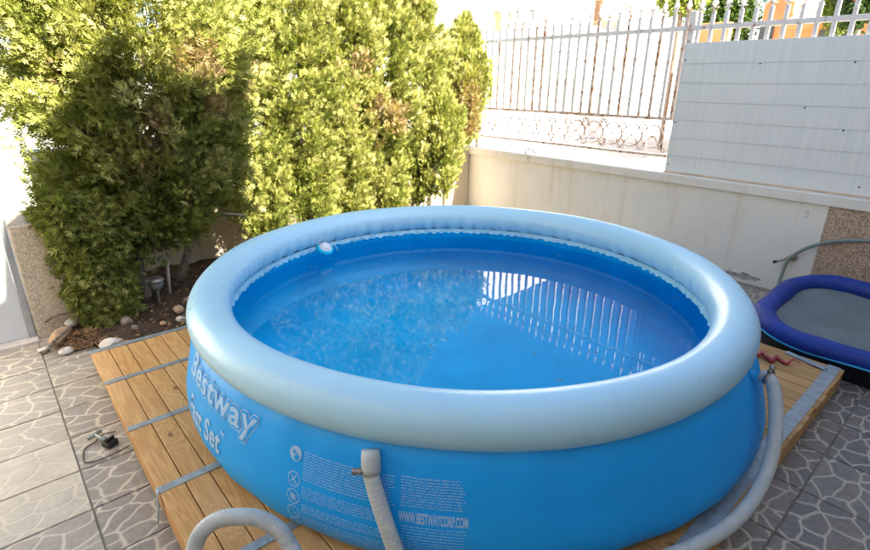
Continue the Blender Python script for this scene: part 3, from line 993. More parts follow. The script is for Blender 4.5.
bm = bmesh.new(); disc_on_wall(bm, AZP, 0.431, 0.025, 0.0025)
d1 = pobj('pictogram', bm_mesh(bm), M['print'])
bm = bmesh.new()
disc_on_wall(bm, AZP - 0.22, 0.437, 0.0055, 0.0038, n=12)
disc_on_wall(bm, AZP + 0.28, 0.428, 0.0045, 0.0038, n=12)
poly_on_wall(bm, AZP, 0.431, [(-0.002, -0.004), (0.006, -0.006), (0.018, -0.004), (0.015, -0.016), (0.003, -0.021), (-0.006, -0.015)], 0.0038)
obj('symbol', bm_mesh(bm), M['print_blue'], d1)
for k, z in enumerate((0.346, 0.286, 0.228, 0.176)):
    bm = bmesh.new()
    disc_on_wall(bm, AZP, z, 0.0265, 0.0025, 0.0235)
    bar(bm, AZP, z, -0.017, 0.017, 0.017, -0.017, 0.003, 0.0025)
    if k == 0:
        bar(bm, AZP, z, 0.010, 0.016, -0.002, 0.0, 0.004, 0.003); bar(bm, AZP, z, -0.002, 0.0, -0.012, -0.010, 0.004, 0.003); bar(bm, AZP, z, 0.002, 0.004, 0.004, -0.016, 0.003, 0.0032)
    if k == 1:
        for q in range(4): bar(bm, AZP, z, 0.013 * math.cos(q * .785), 0.013 * math.sin(q * .785), -0.013 * math.cos(q * .785), -0.013 * math.sin(q * .785), 0.004, 0.003 + q * 0.0002)
    if k == 3:
        bar(bm, AZP, z, 0.012, 0.012, -0.004, 0.002, 0.003, 0.003); bar(bm, AZP, z, -0.004, 0.002, 0.008, -0.010, 0.003, 0.0033)
    pobj('pictogram', bm_mesh(bm), M['print'])

# ---- inlet fittings (parts of the pool)
def fitting(az, z, name='hose_fitting'):
    p_ = np.array(ppt(R(az), z, 0.0)); n_ = np.array([math.cos(R(az)), math.sin(R(az)), 0])
    o = pobj(name, tube([p_ - 0.02 * n_, p_ + 0.012 * n_, p_ + 0.013 * n_, p_ + 0.02 * n_], [0.022, 0.022, 0.020, 0.018], 18), M['body'])
    return o
fitting(-146.7, 0.492); fitting(-77.9, 0.487)

# ================================================================== HOSES
def clamp(par, c, axis, r_, screw_dir):
    c = np.array(c, float); axis = np.array(axis, float); axis /= np.linalg.norm(axis)
    a = obj('hose_clamp', tube([c - axis * 0.007, c + axis * 0.007], r_, 20), M['steel'], par)
    s_ = np.array(screw_dir, float); s_ /= np.linalg.norm(s_)
    q = c + s_ * r_
    obj('clamp_screw', tube([q - np.cross(axis, s_) * 0.014, q + np.cross(axis, s_) * 0.016 + s_ * 0.006], [0.010, 0.007], 8), M['steel'], a)
    obj('clamp_wing', tube([q + s_ * 0.002, q + s_ * 0.03], [0.009, 0.011], 8), M['steel'], a)
HR = 0.0255
def ribbed(P):
    seg = np.linalg.norm(np.diff(P, axis=0), axis=1); L = np.concatenate([[0], np.cumsum(seg)])
    t_ = np.arange(0, L[-1], 0.0035)
    Q = np.stack([np.interp(t_, L, P[:, k]) for k in range(3)], 1)
    return tube(Q, HR + 0.0007 * np.sin(t_ * 2 * math.pi / 0.014), 16)
h1 = empty('filter_hose', (0.70, 1.08, 0.122))
tag(h1, 'translucent grey hose hanging from the front of the pool and looping over the deck', 'hose')
L1 = np.array([0.70, 1.08, 0.122])
path = catmull([(0.725, 1.118, 0.504), (0.712, 1.100, 0.488), (0.704, 1.085, 0.455), (0.700, 1.052, 0.40), (0.700, 1.003, 0.316), (0.704, 0.962, 0.236), (0.700, 0.915, 0.168), (0.655, 0.855, 0.150), (0.575, 0.87, 0.148), (0.515, 0.98, 0.150), (0.478, 1.12, 0.178), (0.474, 1.203, 0.225), (0.457, 1.245, 0.28), (0.419, 1.289, 0.317), (0.367, 1.328, 0.33), (0.315, 1.372, 0.317), (0.267, 1.392, 0.28), (0.237, 1.391, 0.22), (0.205, 1.36, 0.13), (0.15, 1.28, 0.05), (0.08, 1.12, 0.028), (0.02, 0.85, 0.027), (0.05, 0.5, 0.027)], 10)
obj('hose_tube', ribbed(path - L1), M['hose'], h1)
obj('hose_collar', tube(np.array([(0.724, 1.116, 0.527), (0.718, 1.107, 0.508), (0.709, 1.095, 0.478), (0.707, 1.091, 0.462)]) - L1, [0.0285, 0.0305, 0.0305, 0.029], 20), M['hose'], h1)
clamp(h1, np.array([0.708, 1.094, 0.474]) - L1, (0.15, 0.25, 1), 0.0285, (-0.85, 0.5, 0))
h2 = empty('return_hose', (2.07, 0.37, 0.122))
tag(h2, 'translucent grey hose curving down the right flank of the pool', 'hose')
L2 = np.array([2.07, 0.37, 0.122])
path = catmull([(2.245, 0.50, 0.484), (2.235, 0.465, 0.48), (2.215, 0.440, 0.455), (2.157, 0.402, 0.40), (2.074, 0.366, 0.32), (1.983, 0.346, 0.24), (1.838, 0.341, 0.185), (1.687, 0.360, 0.158), (1.538, 0.400, 0.149), (1.402, 0.445, 0.149), (1.255, 0.50, 0.149), (1.10, 0.56, 0.149), (0.95, 0.52, 0.149), (0.86, 0.42, 0.14), (0.80, 0.30, 0.07), (0.72, 0.12, 0.027), (0.6, -0.1, 0.027)], 10)
obj('hose_tube', ribbed(path - L2), M['hose'], h2)
clamp(h2, np.array([2.238, 0.472, 0.481]) - L2, (-0.3, -1, -0.1), 0.0285, (0.2, 0, 1))

# ================================================================== BLUE FLOAT BEHIND THE DECK
flt = empty('pool_float', (4.03, 0.05, 0.0))
tag(flt, 'royal blue padded float with grey mesh centre between deck and wall', 'float')
def rrect(hx, y0, y1, r_, n=9):
    P = []
    for (cx, cy, a0) in ((hx - r_, y1 - r_, 0), (-hx + r_, y1 - r_, 90), (-hx + r_, y0 + r_, 180), (hx - r_, y0 + r_, 270)):
        for t_ in np.linspace(0, 90, n):
            P.append((cx + r_ * math.cos(R(a0 + t_)), cy + r_ * math.sin(R(a0 + t_))))
    out = []
    for a, b in zip(P, P[1:] + P[:1]):
        d = math.dist(a, b); k = max(1, int(d / 0.06))
        for i in range(k):
            out.append((a[0] + (b[0] - a[0]) * i / k, a[1] + (b[1] - a[1]) * i / k))
    return out
path = rrect(0.52, -1.15, 0.88, 0.34)
FT = 0.063
pp = []
for i, (x, y) in enumerate(path):
    pp.append((x, y, 0.20 + 0.045 * (x / 0.52) + 0.006 * math.sin(i * .5)))
pp = np.array(pp)
obj('tube', tube(pp, FT + 0.004 * np.sin(np.arange(len(pp)) * 0.9), 18, closed=True), M['navy'], flt)
cen = pp[:, :2].mean(0)
outw = pp.copy()
for i in range(len(pp)):
    t_ = pp[(i + 1) % len(pp)] - pp[i - 1]; n_ = np.array([t_[1], -t_[0], 0]); n_ /= np.linalg.norm(n_)
    outw[i] = pp[i] + n_ * (FT * 0.93) + np.array([0, 0, -FT * 0.42])
obj('piping', tube(outw, 0.0065, 6, closed=True), M['cyan'], flt)
V = []
for q in pp:
    for k in range(10):
        s_ = 1 - k / 9
        x = q[0] * s_; y = cen[1] + (q[1] - cen[1]) * s_
        V.append((x, y, q[2] * s_ + (0.20) * (1 - s_) - 0.075 * (1 - s_ ** 4) + 0.010 * math.sin(x * 14 + y * 9) * (1 - s_)))
obj('mesh_panel', grid_mesh(V, len(pp), 10, cu=True), M['mesh'], flt)
V = []
for i, q in enumerate(outw):
    V.append((q[0] * 0.995, q[1], q[2] - 0.004)); V.append((q[0] * 0.93, cen[1] + (q[1] - cen[1]) * 0.96, q[2] - 0.06)); V.append((q[0] * 0.90, cen[1] + (q[1] - cen[1]) * 0.95, 0.004))
obj('base_skirt', grid_mesh(V, len(outw), 3, cu=True), M['navy_dark'], flt)

# ================================================================== SMALL THINGS ON THE LEFT
vx = empty('valve_fitting', (0.165, 2.485, 0.0))
tag(vx, 'small black and brass valve with thin wire lying on the tiles', 'valve')
obj('square_foot', box((-0.026, -0.024, 0.001), (0.026, 0.024, 0.03), 0.004), M['black'], vx, (0.012, -0.012, 0), (0, 0, R(28)))
obj('foot_rib', box((-0.024, -0.006, 0.031), (0.024, 0.006, 0.045), 0.003), M['black'], vx, (0.012, -0.012, 0), (0, 0, R(28)))
obj('stem', tube([(0.0, 0.008, 0.025), (-0.018, 0.04, 0.026), (-0.032, 0.075, 0.028)], [0.012, 0.009, 0.009], 10), M['brass'], vx)
obj('cross_handle', tube([(-0.062, 0.062, 0.03), (-0.005, 0.092, 0.03)], [0.009, 0.009], 8), M['brass'], vx)
obj('wire', tube(catmull([(0.05, 0.085, 0.004), (0.0, 0.095, 0.006), (-0.04, 0.06, 0.004), (-0.085, 0.03, 0.004), (-0.10, -0.03, 0.004), (-0.098, -0.075, 0.004), (-0.05, -0.095, 0.004), (0.03, -0.085, 0.004), (0.075, -0.075, 0.004)], 8), 0.0028, 6), M['wire'], vx)

def rock(label, mat, size, loc, rot, seed):
    o = obj('stone', rock_mesh(size, seed), M[mat], None, loc, rot)
    tag(o, label, 'stone', 'loose stones at the edge of the planting bed')
rock('large tan sandstone slab leaning in the debris by the pebble pier', 'rock_tan', (0.21, 0.12, 0.075), (0.145, 3.80, 0.052), (R(14), R(-12), R(38)), 1)
rock('whitish stone lying on top of the debris heap beside the pier', 'rock_white', (0.10, 0.08, 0.06), (0.235, 3.92, 0.085), (0.3, 0.2, 0.4), 2)
rock('pale broken stone in front of the tan slab at the tile edge', 'rock_white', (0.12, 0.08, 0.04), (0.155, 3.635, 0.018), (0.1, 0.1, 0.6), 3)
rock('small white stone between gate sill and tan slab', 'rock_white', (0.09, 0.07, 0.035), (0.055, 3.74, 0.016), (0.0, 0.2, 1.1), 4)
rock('pale stone touching the left back corner of the deck', 'rock_white', (0.15, 0.10, 0.07), (0.385, 3.53, 0.038), (0.2, 0.0, 0.3), 5)
rock('round brown stone in the bed left of the bare trunk', 'rock_grey', (0.10, 0.09, 0.07), (0.53, 3.78, 0.05), (0.4, 0.0, 0.9), 6)
rock('brown stone just behind the deck strap left of the bare trunk', 'rock_grey', (0.09, 0.07, 0.06), (0.55, 3.63, 0.045), (0.1, 0.5, 0.2), 7)
rock('pale stone behind the deck beside the pool ring', 'rock_white', (0.10, 0.07, 0.05), (0.83, 3.60, 0.042), (0.2, 0.2, 1.9), 8)
rock('small buff stone left of the pale stone beside the pool ring', 'rock_tan', (0.07, 0.05, 0.04), (0.72, 3.62, 0.036), (0.2, 0.2, 0.9), 9)
rock('pinkish stone farthest back beside the pool ring', 'rock_pink', (0.12, 0.08, 0.06), (0.985, 3.93, 0.045), (0.2, 0.3, 0.5), 10)
rock('buff crumbling stone in the bed right of the garden lamp', 'rock_tan', (0.09, 0.08, 0.07), (0.855, 3.76, 0.05), (0.7, 0.3, 0.5), 11)
rock('little grey stone nearest the deck strap in the bed middle', 'rock_grey', (0.06, 0.05, 0.035), (0.47, 3.50, 0.028), (0.2, 0.3, 0.5), 12)
# heap of dry twigs and leaves
rr = random.Random(31)
bm = bmesh.new()
for _ in range(520):
    a = rr.uniform(0, 6.28); q = math.sqrt(rr.random())
    x = 0.245 + 0.13 * q * math.cos(a); y = 3.725 + 0.13 * q * math.sin(a)
    z = 0.012 + 0.075 * (1 - q) * rr.random() + 0.01
    l_ = rr.uniform(0.02, 0.07); d = rr.uniform(0, 6.28); e = rr.uniform(-0.3, 0.45)
    dx, dy, dz = l_ * math.cos(d), l_ * math.sin(d), l_ * e
    wv_ = rr.uniform(0.0012, 0.004)
    vs = [bm.verts.new(p_) for p_ in ((x, y, z), (x + dx / 2 - dy / l_ * wv_, y + dy / 2 + dx / l_ * wv_, z + dz / 2 + 0.003), (x + dx, y + dy, max(0.004, z + dz)), (x + dx / 2 + dy / l_ * wv_, y + dy / 2 - dx / l_ * wv_, z + dz / 2))]
    bm.faces.new(vs)
tw = obj('twig_heap', bm_mesh(bm), M['twig'])
tag(tw, 'heap of dry brown twigs and needles by the left deck corner', 'twigs', kind='stuff')
# leaf litter and gravel over the bed
bm = bmesh.new()
for _ in range(2600):
    x = rr.uniform(0.16, 3.9); y = rr.uniform(3.40, 4.7)
    if x < 0.32 and y < 3.66: continue
    s_ = rr.uniform(0.006, 0.022); an = rr.uniform(0, 6.28); z = 0.035 + rr.uniform(0, 0.02)
    vs = [bm.verts.new((x + s_ * math.cos(an + q) * w_, y + s_ * math.sin(an + q) * w_, z + rr.uniform(-.006, .006))) for q, w_ in ((0, 1), (1.5, .45), (3.14, 1), (4.7, .45))]
    bm.faces.new(vs)
lt = obj('leaf_litter', bm_mesh(bm), M['twig'])
tag(lt, 'dry leaf litter scattered over the dark planting bed', 'leaf litter', kind='stuff')
def branch(label, P, rad):
    o = obj('fallen_branch', tube(catmull(P, 5), rad, 7), M['bark'])
    tag(o, label, 'branch', 'fallen branches by the pier')
branch('thin dark stick slanting across the tan stone slab', [(0.045, 3.63, 0.035), (0.13, 3.72, 0.075), (0.23, 3.82, 0.10), (0.30, 3.92, 0.12)], 0.009)
branch('dark dry branch lying against the foot of the pebble pier', [(0.10, 3.93, 0.12), (0.17, 3.93, 0.15), (0.25, 3.93, 0.15), (0.34, 3.95, 0.18)], 0.008)

# garden lamp and stake
lm = empty('garden_lamp', (0.79, 3.99, 0.03))
tag(lm, 'small dusty solar garden lamp on a stake by the bare trunk', 'garden lamp')
obj('stake', lathe([(0.0, 0.0), (0.009, 0.005), (0.009, 0.14)], 10), M['lamp_glass'], lm)
obj('lens', lathe([(0.012, 0.115), (0.04, 0.135), (0.05, 0.165), (0.05, 0.19)], 20), M['lamp_glass'], lm)
obj('lamp_top', lathe([(0.056, 0.186), (0.06, 0.195), (0.045, 0.214), (0.0, 0.222)], 20), M['steel'], lm)
st = obj('plant_stake', lathe([(0.0, 0.0), (0.012, 0.002), (0.012, 0.34), (0.0, 0.345)], 10), M['rock_white'], None, (0.90, 4.14, 0.02), (R(3), R(4), 0))
tag(st, 'thin pale stake standing in the bed right of the lamp', 'stake')

# ================================================================== CYPRESS TREES
TEMPL = []
def rh(x0, y0, x1, y1, wd):
    dx, dy = x1 - x0, y1 - y0
    l_ = math.hypot(dx, dy); px, py = -dy / l_ * wd, dx / l_ * wd
    mx, my = x0 + dx * 0.55, y0 + dy * 0.55
    return [(x0, y0, 0), (mx + px, my + py, 0.02), (x1, y1, -0.03), (mx - px, my - py, 0.02)]
for q in (rh(0, 0, 0.03, 1, 0.07), rh(0, 0.15, 0.36, 0.6, 0.065), rh(0, 0.12, -0.36, 0.55, 0.065), rh(0.01, 0.42, 0.27, 0.92, 0.06), rh(0.01, 0.4, -0.25, 0.9, 0.06)):
    TEMPL += q
TEMPL = np.array(TEMPL)
def lowfreq(P, seed):
    rs_ = np.random.RandomState(seed)
    out = np.zeros(len(P))
    for _ in range(6):
        k = rs_.normal(0, 3.2, 3); out += np.sin(P @ k + rs_.uniform(0, 6.28))
    return out / 6
def crown_mesh(br, seed, size, up_bias, tint0, dead=None):
    """br: list of (start, end, count, radius)"""
    rs_ = np.random.RandomState(seed)
    Ps, Ds, Bt = [], [], []
    for s_, e_, cnt, rad in br:
        s_ = np.array(s_); e_ = np.array(e_)
        t_ = rs_.uniform(0.25, 1.0, cnt) ** 0.8
        g_ = rs_.normal(0, 1, (cnt, 3))
        P = s_ + (e_ - s_) * t_[:, None] + g_ * (rad * (1.15 - 0.6 * t_))[:, None]
        bd = (e_ - s_) / (np.linalg.norm(e_ - s_) + 1e-9)
        Dv = bd * 0.9 + g_ * 0.42 + np.array([0, 0, up_bias])
        Ps.append(P); Ds.append(Dv)
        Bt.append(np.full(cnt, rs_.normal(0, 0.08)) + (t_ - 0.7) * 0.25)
    P = np.concatenate(Ps); Dv = np.concatenate(Ds); bt = np.concatenate(Bt)
    n = len(P)
    Dv /= np.linalg.norm(Dv, axis=1)[:, None]
    X = rs_.normal(0, 1, (n, 3)); X -= (X * Dv).sum(1)[:, None] * Dv; X /= np.linalg.norm(X, axis=1)[:, None]
    Z = np.cross(X, Dv)
    sz = size * rs_.uniform(0.6, 1.25, n)
    V = P[:, None, :] + sz[:, None, None] * (TEMPL[None, :, 0:1] * X[:, None, :] + (TEMPL[None, :, 1:2] - 0.3) * Dv[:, None, :] + TEMPL[None, :, 2:3] * Z[:, None, :])
    k = len(TEMPL)
    F = (np.arange(n)[:, None, None] * k + np.arange(k).reshape(-1, 4)[None]).reshape(-1, 4)
    V = V.reshape(-1, 3)
    V[:, 2] = np.maximum(V[:, 2], 0.02)
    me = np_mesh(V, F)
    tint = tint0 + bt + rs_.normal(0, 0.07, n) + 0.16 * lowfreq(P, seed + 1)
    tint = np.clip(tint, 0.02, 0.80)
    br_mask = lowfreq(P * 1.6, seed + 5) + rs_.normal(0, 0.12, n)
    tint = np.where(br_mask > 0.66, rs_.uniform(0.84, 1.0, n), tint)
    if dead is not None:
        for c_, r_ in dead:
            d_ = np.linalg.norm((P - np.array(c_)) / np.array(r_), axis=1) + rs_.normal(0, 0.25, n)
            tint = np.where(d_ < 1, rs_.uniform(0.82, 1.0, n), tint)
    at = me.attributes.new('tint', 'FLOAT', 'POINT')
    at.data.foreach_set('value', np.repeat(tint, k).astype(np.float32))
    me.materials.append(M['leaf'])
    return me
def column_branches(ax, zb, zt, rad, n, cnt, seed, front=0.74, squash=1.0):
    rs_ = np.random.RandomState(seed); br = []
    for i in range(n):
        z = rs_.uniform(zb, zt)
        th = rs_.uniform(0, 2 * math.pi)
        if rs_.rand() < front: th = R(rs_.uniform(-205, 25))     # most branches grow into the light
        f_ = (z - zb) / (zt - zb)
        prof = (0.72 + 0.5 * math.sin(min(1, f_ * 1.25) * math.pi * 0.8)) * (1 - max(0, (f_ - 0.62) / 0.38) ** 1.6 * 0.85)
        r_ = rad * prof * rs_.uniform(0.78, 1.12) * (1 + 0.12 * math.sin(th * 5 + z * 4))
        d = np.array([math.cos(th), math.sin(th) * squash, 0])
        s_ = np.array([ax[0], ax[1], z - 0.20]) + d * r_ * rs_.uniform(0.0, 0.35)
        e_ = np.array([ax[0], ax[1], z + 0.08]) + d * r_
        br.append((s_, e_, cnt, 0.034))
    return br
def limb(P, rad, parent, name='limb'):
    return obj(name, tube(catmull(P, 5), np.linspace(rad, rad * 0.35, (len(P) - 1) * 5 + 1), 9), M['bark'], parent)
def tree(base, label, br, seed, size, up_bias, tint0, trunks, dead=None, cat='tree'):
    t_ = empty('cypress_tree', (base[0], base[1], 0.0))
    tag(t_, label, cat, 'cypress trees along the back wall')
    c = obj('crown', crown_mesh(br, seed, size, up_bias, tint0, dead), None, t_, (-base[0], -base[1], 0))
    c['kind'] = 'stuff'
    for i, (P, r_) in enumerate(trunks):
        limb(np.array(P) - np.array([base[0], base[1], 0]), r_, t_, 'trunk' if i == 0 else 'limb')
    return t_

# left cypress: loose, feathery, lower half hanging down
rs_ = np.random.RandomState(41)
br = []
C0 = np.array([0.98, 4.22])
for i in range(1350):
    z = rs_.uniform(0.42, 3.1)
    th = R(rs_.uniform(-215, 35)) if rs_.rand() < 0.78 else rs_.uniform(0, 6.28)
    f_ = (z - 0.42) / 2.68
    rx = 0.80 * (0.80 + 0.35 * math.sin(f_ * 2.6)) * (1 - max(0, (f_ - 0.6) / 0.4) ** 1.5 * 0.8)
    ry = 0.50 * (0.82 + 0.35 * math.sin(f_ * 2.6)) * (1 - max(0, (f_ - 0.6) / 0.4) ** 1.5 * 0.8)
    q = rs_.uniform(0.45, 1.08)
    d = np.array([rx * math.cos(th), ry * math.sin(th)]) * q
    lift = rs_.uniform(-0.05, 0.22)
    zb = 0.42 + 0.18 * max(0, math.cos(th))         # foliage starts higher on the right
    if z < zb + 0.05: continue
    # open pocket on the right side where the bare branches show
    ex, ez = C0[0] + d[0], z
    if 1.18 < ex < 1.62 and 0.55 < ez < 0.80 and rs_.rand() < 0.9: continue
    br.append(((C0[0] + d[0] * 0.4, C0[1] + d[1] * 0.4, z - 0.10), (ex, C0[1] + d[1], z + lift), 64, 0.05))
for i in range(260):                                  # skirt touching the ground on the left
    th = R(rs_.uniform(-200, -20)); q = rs_.uniform(0.55, 1.05)
    z = rs_.uniform(0.06, 0.85)
    x = 0.46 + 0.22 * (0.75 + 0.6 * z) * q * math.cos(th); y = 3.98 + 0.17 * q * math.sin(th)
    br.append(((x * 0.7 + 0.55 * 0.3, y + 0.1, z + 0.12), (x, y, z), 62, 0.04))
tree((0.745, 4.23), 'wide feathery yellow green cypress beside the pebble pier', br, 51, 0.064, 0.10, 0.54,
     [([(0.745, 4.23, -0.02), (0.74, 4.23, 0.3), (0.80, 4.22, 0.8), (0.92, 4.2, 1.6), (0.98, 4.22, 2.8)], 0.055),
      ([(1.02, 4.25, 0.1), (1.18, 4.2, 0.5), (1.32, 4.1, 0.75), (1.5, 3.98, 1.05)], 0.035),
      ([(0.76, 4.22, 0.42), (1.1, 4.08, 0.60), (1.34, 3.96, 0.64), (1.5, 3.97, 0.60)], 0.022),
      ([(0.92, 4.2, 1.2), (1.2, 4.0, 1.5), (1.36, 3.85, 1.75)], 0.024),
      ([(0.9, 4.2, 1.0), (0.55, 4.0, 1.3), (0.35, 3.85, 1.5)], 0.02)],
     dead=[((1.22, 3.72, 1.72), (0.16, 0.3, 0.12)), ((1.33, 3.75, 1.45), (0.10, 0.3, 0.10))])
# columnar cypresses to the right
br = column_branches((1.86, 4.48), 0.30, 3.0, 0.34, 330, 76, 1) + column_branches((2.27, 4.42), 0.26, 3.1, 0.36, 340, 76, 2)
tree((2.05, 4.36), 'dense columnar cypress just right of the feathery tree', br, 61, 0.057, 0.35, 0.53,
     [([(2.05, 4.36, -0.02), (2.04, 4.36, 0.5), (1.9, 4.36, 1.4), (1.86, 4.36, 2.6)], 0.06), ([(2.05, 4.36, 0.3), (2.2, 4.33, 0.9), (2.27, 4.3, 2.5)], 0.04)])
br = column_branches((2.70, 4.44), 0.30, 2.95, 0.34, 330, 76, 3) + column_branches((3.08, 4.38), 0.32, 2.8, 0.33, 320, 76, 4)
tree((2.9, 4.36), 'dense columnar cypress behind the middle of the pool', br, 62, 0.057, 0.35, 0.56,
     [([(2.9, 4.36, -0.02), (2.88, 4.36, 0.5), (2.74, 4.34, 1.4), (2.7, 4.32, 2.6)], 0.06), ([(2.9, 4.36, 0.3), (3.02, 4.3, 0.9), (3.08, 4.26, 2.4)], 0.04)],
     dead=[((2.95, 3.95, 1.35), (0.13, 0.3, 0.15)), ((2.72, 3.98, 1.75), (0.1, 0.3, 0.12))])
br = column_branches((3.50, 4.42), 0.36, 2.75, 0.34, 320, 76, 5) + column_branches((3.68, 4.12), 0.52, 1.55, 0.20, 120, 70, 6)
tree((3.5, 4.36), 'bright columnar cypress left of the wall corner', br, 63, 0.057, 0.35, 0.60,
     [([(3.5, 4.36, -0.02), (3.52, 4.34, 0.5), (3.5, 4.32, 1.4), (3.5, 4.3, 2.5)], 0.05), ([(3.52, 4.34, 0.3), (3.64, 4.2, 0.7), (3.68, 4.12, 1.3)], 0.03)])
br = column_branches((4.26, 4.42), 1.02, 2.22, 0.25, 260, 70, 7, front=0.5)
tree((4.22, 4.62), 'small brownish cypress leaning over the corner of the fence', br, 64, 0.054, 0.3, 0.56,
     [([(4.22, 4.62, -0.02), (4.2, 4.58, 0.5), (4.24, 4.5, 1.1), (4.26, 4.42, 2.0)], 0.04)],
     dead=[((4.15, 4.25, 1.35), (0.16, 0.35, 0.28)), ((4.25, 4.2, 1.15), (0.18, 0.3, 0.14))])

# ================================================================== BEYOND THE FENCE
def fwin(par, x0, x1, z0, z1, mat='glass', y=0.0, frame=0.08):
    f_ = empty('window', ((x0 + x1) / 2, y, z0)); f_.parent = par
    obj('pane', box(((x0 - x1) / 2, -0.02, 0), ((x1 - x0) / 2, 0.02, z1 - z0)), M[mat], f_)
    bm_ = bmesh.new()
    hx = (x1 - x0) / 2; hz = z1 - z0
    box((-hx - frame, -0.07, -frame), (-hx, 0.03, hz + frame), bm=bm_); box((hx, -0.07, -frame), (hx + frame, 0.03, hz + frame), bm=bm_)
    box((-hx, -0.07, hz), (hx, 0.03, hz + frame), bm=bm_); box((-hx, -0.09, -frame), (hx, 0.03, 0), bm=bm_)
    obj('frame', bm_mesh(bm_), M['facade'], f_)
K = 16 / 22
bd = empty('apartment_building', (18.0, 16.0, 0))
tag(bd, 'sunlit white apartment block beyond the fence left of the balcony house', 'building')
obj('wall', box((-8, 0.06, -0.03), (6.3, 8, 9.5)), M['facade'], bd)
for (px0, px1, z0, z1, mt) in ((23.45, 24.15, 4.35, 5.35, 'shutter'), (24.6, 24.95, 4.4, 5.35, 'shutter'), (23.7, 24.3, 6.0, 7.2, 'shutter'), (24.75, 25.1, 6.0, 7.2, 'shutter'), (25.35, 25.65, 4.95, 5.55, 'glass'), (26.5, 27.05, 5.05, 5.7, 'glass')):
    fwin(bd, px0 * K - 18, px1 * K - 18, (z0 - 1.6) * K + 1.6, (z1 - 1.6) * K + 1.6, mt, 0.035)
obj('string_course', box((-8, -0.05, 3.05), (6.3, 0.057, 3.2)), M['facade'], bd)
obj('ledge', box((2.6, -0.2, 4.72), (4.2, 0.057, 4.82)), M['rooftile'], bd)
b2 = empty('balcony_house', (29.0, 16.0, 0))
tag(b2, 'white house with brown awning and sloping balcony rail beyond the fence', 'building')
obj('wall', box((-4.6, 0.4, -0.03), (9, 8, 3.9)), M['facade'], b2)
obj('upper_wall', box((-4.0, 1.6, 3.902), (6, 7, 6.5)), M['facade'], b2)
obj('balcony_parapet', box((-4.6, -0.2, 3.0), (9, 0.395, 4.15)), M['facade'], b2)
aw = obj('awning', box((-4.35, -0.2, 4.5), (-2.55, 1.55, 5.5), 0.05), M['awning'], b2)
obj('balcony_rail', tube([(-2.6, -0.15, 5.45), (2.0, -0.15, 5.05), (7.0, -0.15, 4.75)], 0.05, 8), M['awning'], b2)
for q in np.arange(-2.4, 7, 0.9):
    obj('rail_post', box((q - 0.02, -0.17, 4.152), (q + 0.02, -0.13, 5.4 - (q + 2.6) * 0.075)), M['awning'], b2)
fwin(b2, -1.7, 0.0, 4.3, 5.3, 'glass', 1.57)
# white street wall between
sw = obj('street_wall', box((6.4, 9.6, -0.03), (26, 9.85, 1.75), 0.01), M['facade'])
tag(sw, 'long white street wall seen between the fence pickets', 'wall')
# terracotta house to the right
h = empty('terracotta_house', (15.2, 4.3, 0))
tag(h, 'orange gabled house with pale roof above the privacy panel', 'house')
obj('wall', box((-1.2, -1.7, -0.03), (3.0, 0.55, 2.86)), M['terracotta'], h)
bm = bmesh.new()
a = [bm.verts.new(p_) for p_ in ((-1.22, 0.56, 2.862), (-1.22, -0.02, 2.862), (-1.22, -0.02, 3.35), (-1.22, 0.25, 3.62), (-1.22, 0.56, 3.30))]
b = [bm.verts.new((3.0, v.co.y, v.co.z)) for v in a]
bm.faces.new(a); bm.faces.new(b[::-1])
for k in range(5): bm.faces.new((a[k], b[k], b[(k + 1) % 5], a[(k + 1) % 5]))
bmesh.ops.recalc_face_normals(bm, faces=bm.faces)
obj('gable', bm_mesh(bm), M['terracotta'], h)
rf = empty('roof', (0, 0, 0)); rf.parent = h
n = 7
for k in range(n):                       # courses climbing away from the eave
    t0, t1 = k / n, (k + 1) / n
    xa, za, xb, zb = -1.6 + 2.6 * t0, 2.84 + 1.3 * t0, -1.6 + 2.6 * t1, 2.84 + 1.3 * t1
    for q in range(6):
        y0 = -1.75 + q * 0.285; y1 = y0 + 0.27
        bm = bmesh.new()
        vs = [bm.verts.new(p_) for p_ in ((xa, y0, za + 0.05), (xa, y1, za + 0.05), (xb, y1, zb + 0.02), (xb, y0, zb + 0.02), (xa, y0, za), (xa, y1, za), (xb, y1, zb - 0.04), (xb, y0, zb - 0.04))]
        for f_ in ((0, 1, 2, 3), (7, 6, 5, 4), (0, 4, 5, 1), (1, 5, 6, 2), (2, 6, 7, 3), (3, 7, 4, 0)): bm.faces.new([vs[i] for i in f_])
        bmesh.ops.recalc_face_normals(bm, faces=bm.faces)
        obj('roof_tile', bm_mesh(bm), M['rooftile'], rf)
obj('eave_board', box((-1.64, -1.78, 2.74), (-1.58, -0.03, 2.83), 0.005), M['terracotta'], h)
fw_ = empty('window', (-1.22, 0.42, 2.55)); fw_.parent = h
obj('pane', box((-0.02, -0.14, 0), (0.02, 0.14, 0.30)), M['glass'], fw_)
fw_ = empty('window', (-1.22, -0.9, 2.50)); fw_.parent = h
obj('pane', box((-0.02, -0.3, 0), (0.02, 0.3, 0.22)), M['glass'], fw_)

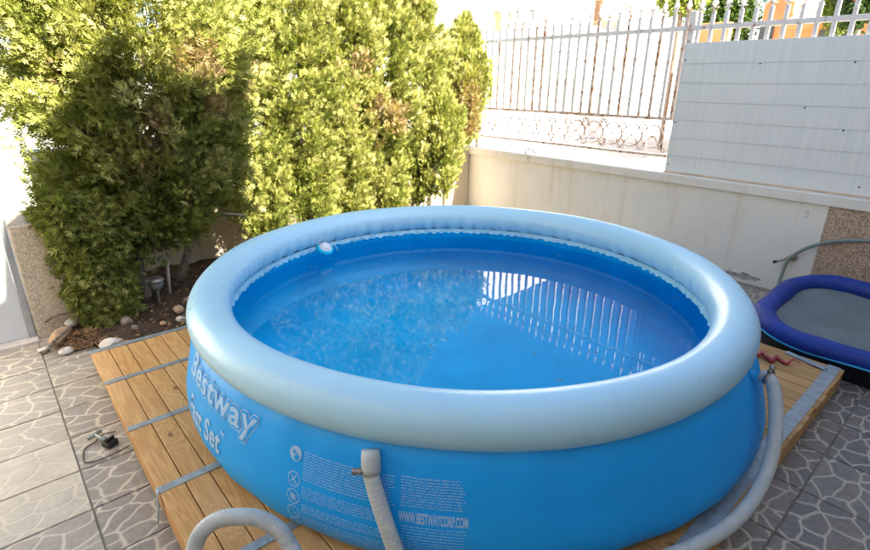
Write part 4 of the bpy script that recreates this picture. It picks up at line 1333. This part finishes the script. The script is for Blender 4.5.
def bush(name, label, c, rad, n, seed, size, tint, cat='tree', group=None, trunk_r=0.06):
    t_ = empty(name, (c[0], c[1], 0))
    tag(t_, label, cat, group)
    rs_ = np.random.RandomState(seed)
    k = max(12, n // 60)
    D_ = rs_.normal(0, 1, (k, 3)); D_ /= np.linalg.norm(D_, axis=1)[:, None]
    cc = np.array([0, 0, c[2]]) + D_ * np.array(rad) * rs_.uniform(0.35, 1.0, k)[:, None]
    P = cc[rs_.randint(0, k, n)] + rs_.normal(0, 1, (n, 3)) * min(rad) * 0.2
    X = rs_.normal(0, 1, (n, 3)); X /= np.linalg.norm(X, axis=1)[:, None]
    Yv = rs_.normal(0, 1, (n, 3)) + np.array([0, 0, -.2]); Yv -= (Yv * X).sum(1)[:, None] * X; Yv /= np.linalg.norm(Yv, axis=1)[:, None]
    Q = np.array([(0, 0), (0.32, 0.5), (0, 1.0), (-0.32, 0.5)])
    s_ = size * rs_.uniform(0.6, 1.3, n)
    V = P[:, None] + s_[:, None, None] * (Q[None, :, 0:1] * X[:, None] + Q[None, :, 1:2] * Yv[:, None])
    me = np_mesh(V.reshape(-1, 3), np.arange(n * 4).reshape(-1, 4))
    tn = np.clip(tint + rs_.normal(0, 0.15, n), 0, 1)
    at = me.attributes.new('tint', 'FLOAT', 'POINT'); at.data.foreach_set('value', np.repeat(tn, 4).astype(np.float32))
    cr = obj('crown', me, M['leaf_bg'], t_); cr['kind'] = 'stuff'
    obj('trunk', tube(catmull([(0, 0, -0.03), (0.05, 0.03, c[2] * 0.5), (0, 0, c[2])], 5), trunk_r, 8), M['bark'], t_)
    return t_
bush('street_tree', 'dark green tree left of the orange gable', (15.5, 6.15, 3.35), (0.9, 0.62, 0.95), 11000, 71, 0.10, 0.35)
bush('street_tree', 'pale yellow green palm like tree right of the fence post', (14.0, 6.75, 3.75), (0.6, 0.5, 0.55), 5200, 72, 0.12, 0.95)
bush('street_tree', 'yellow green shrub above the right end of the pale roof', (13.2, 3.25, 3.05), (0.5, 0.3, 0.4), 4500, 73, 0.085, 0.75)
fb = bush('flowering_shrub', 'dark shrub with a red flower at the top right corner', (12.6, 2.75, 3.05), (0.5, 0.32, 0.45), 6000, 74, 0.08, 0.1, 'shrub')
for (dx, dy, dz) in ((-0.5, 0.03, 3.05), (-0.45, -0.12, 3.2)):
    obj('red_flower', rock_mesh((0.12, 0.12, 0.1), 3), M['red'], fb, (dx, dy, dz))
ow = obj('orange_wall', box((13.4, 5.3, -0.03), (13.6, 6.2, 2.95), 0.01), M['terracotta'])
tag(ow, 'orange rendered wall just right of the fence post under the palm', 'wall')
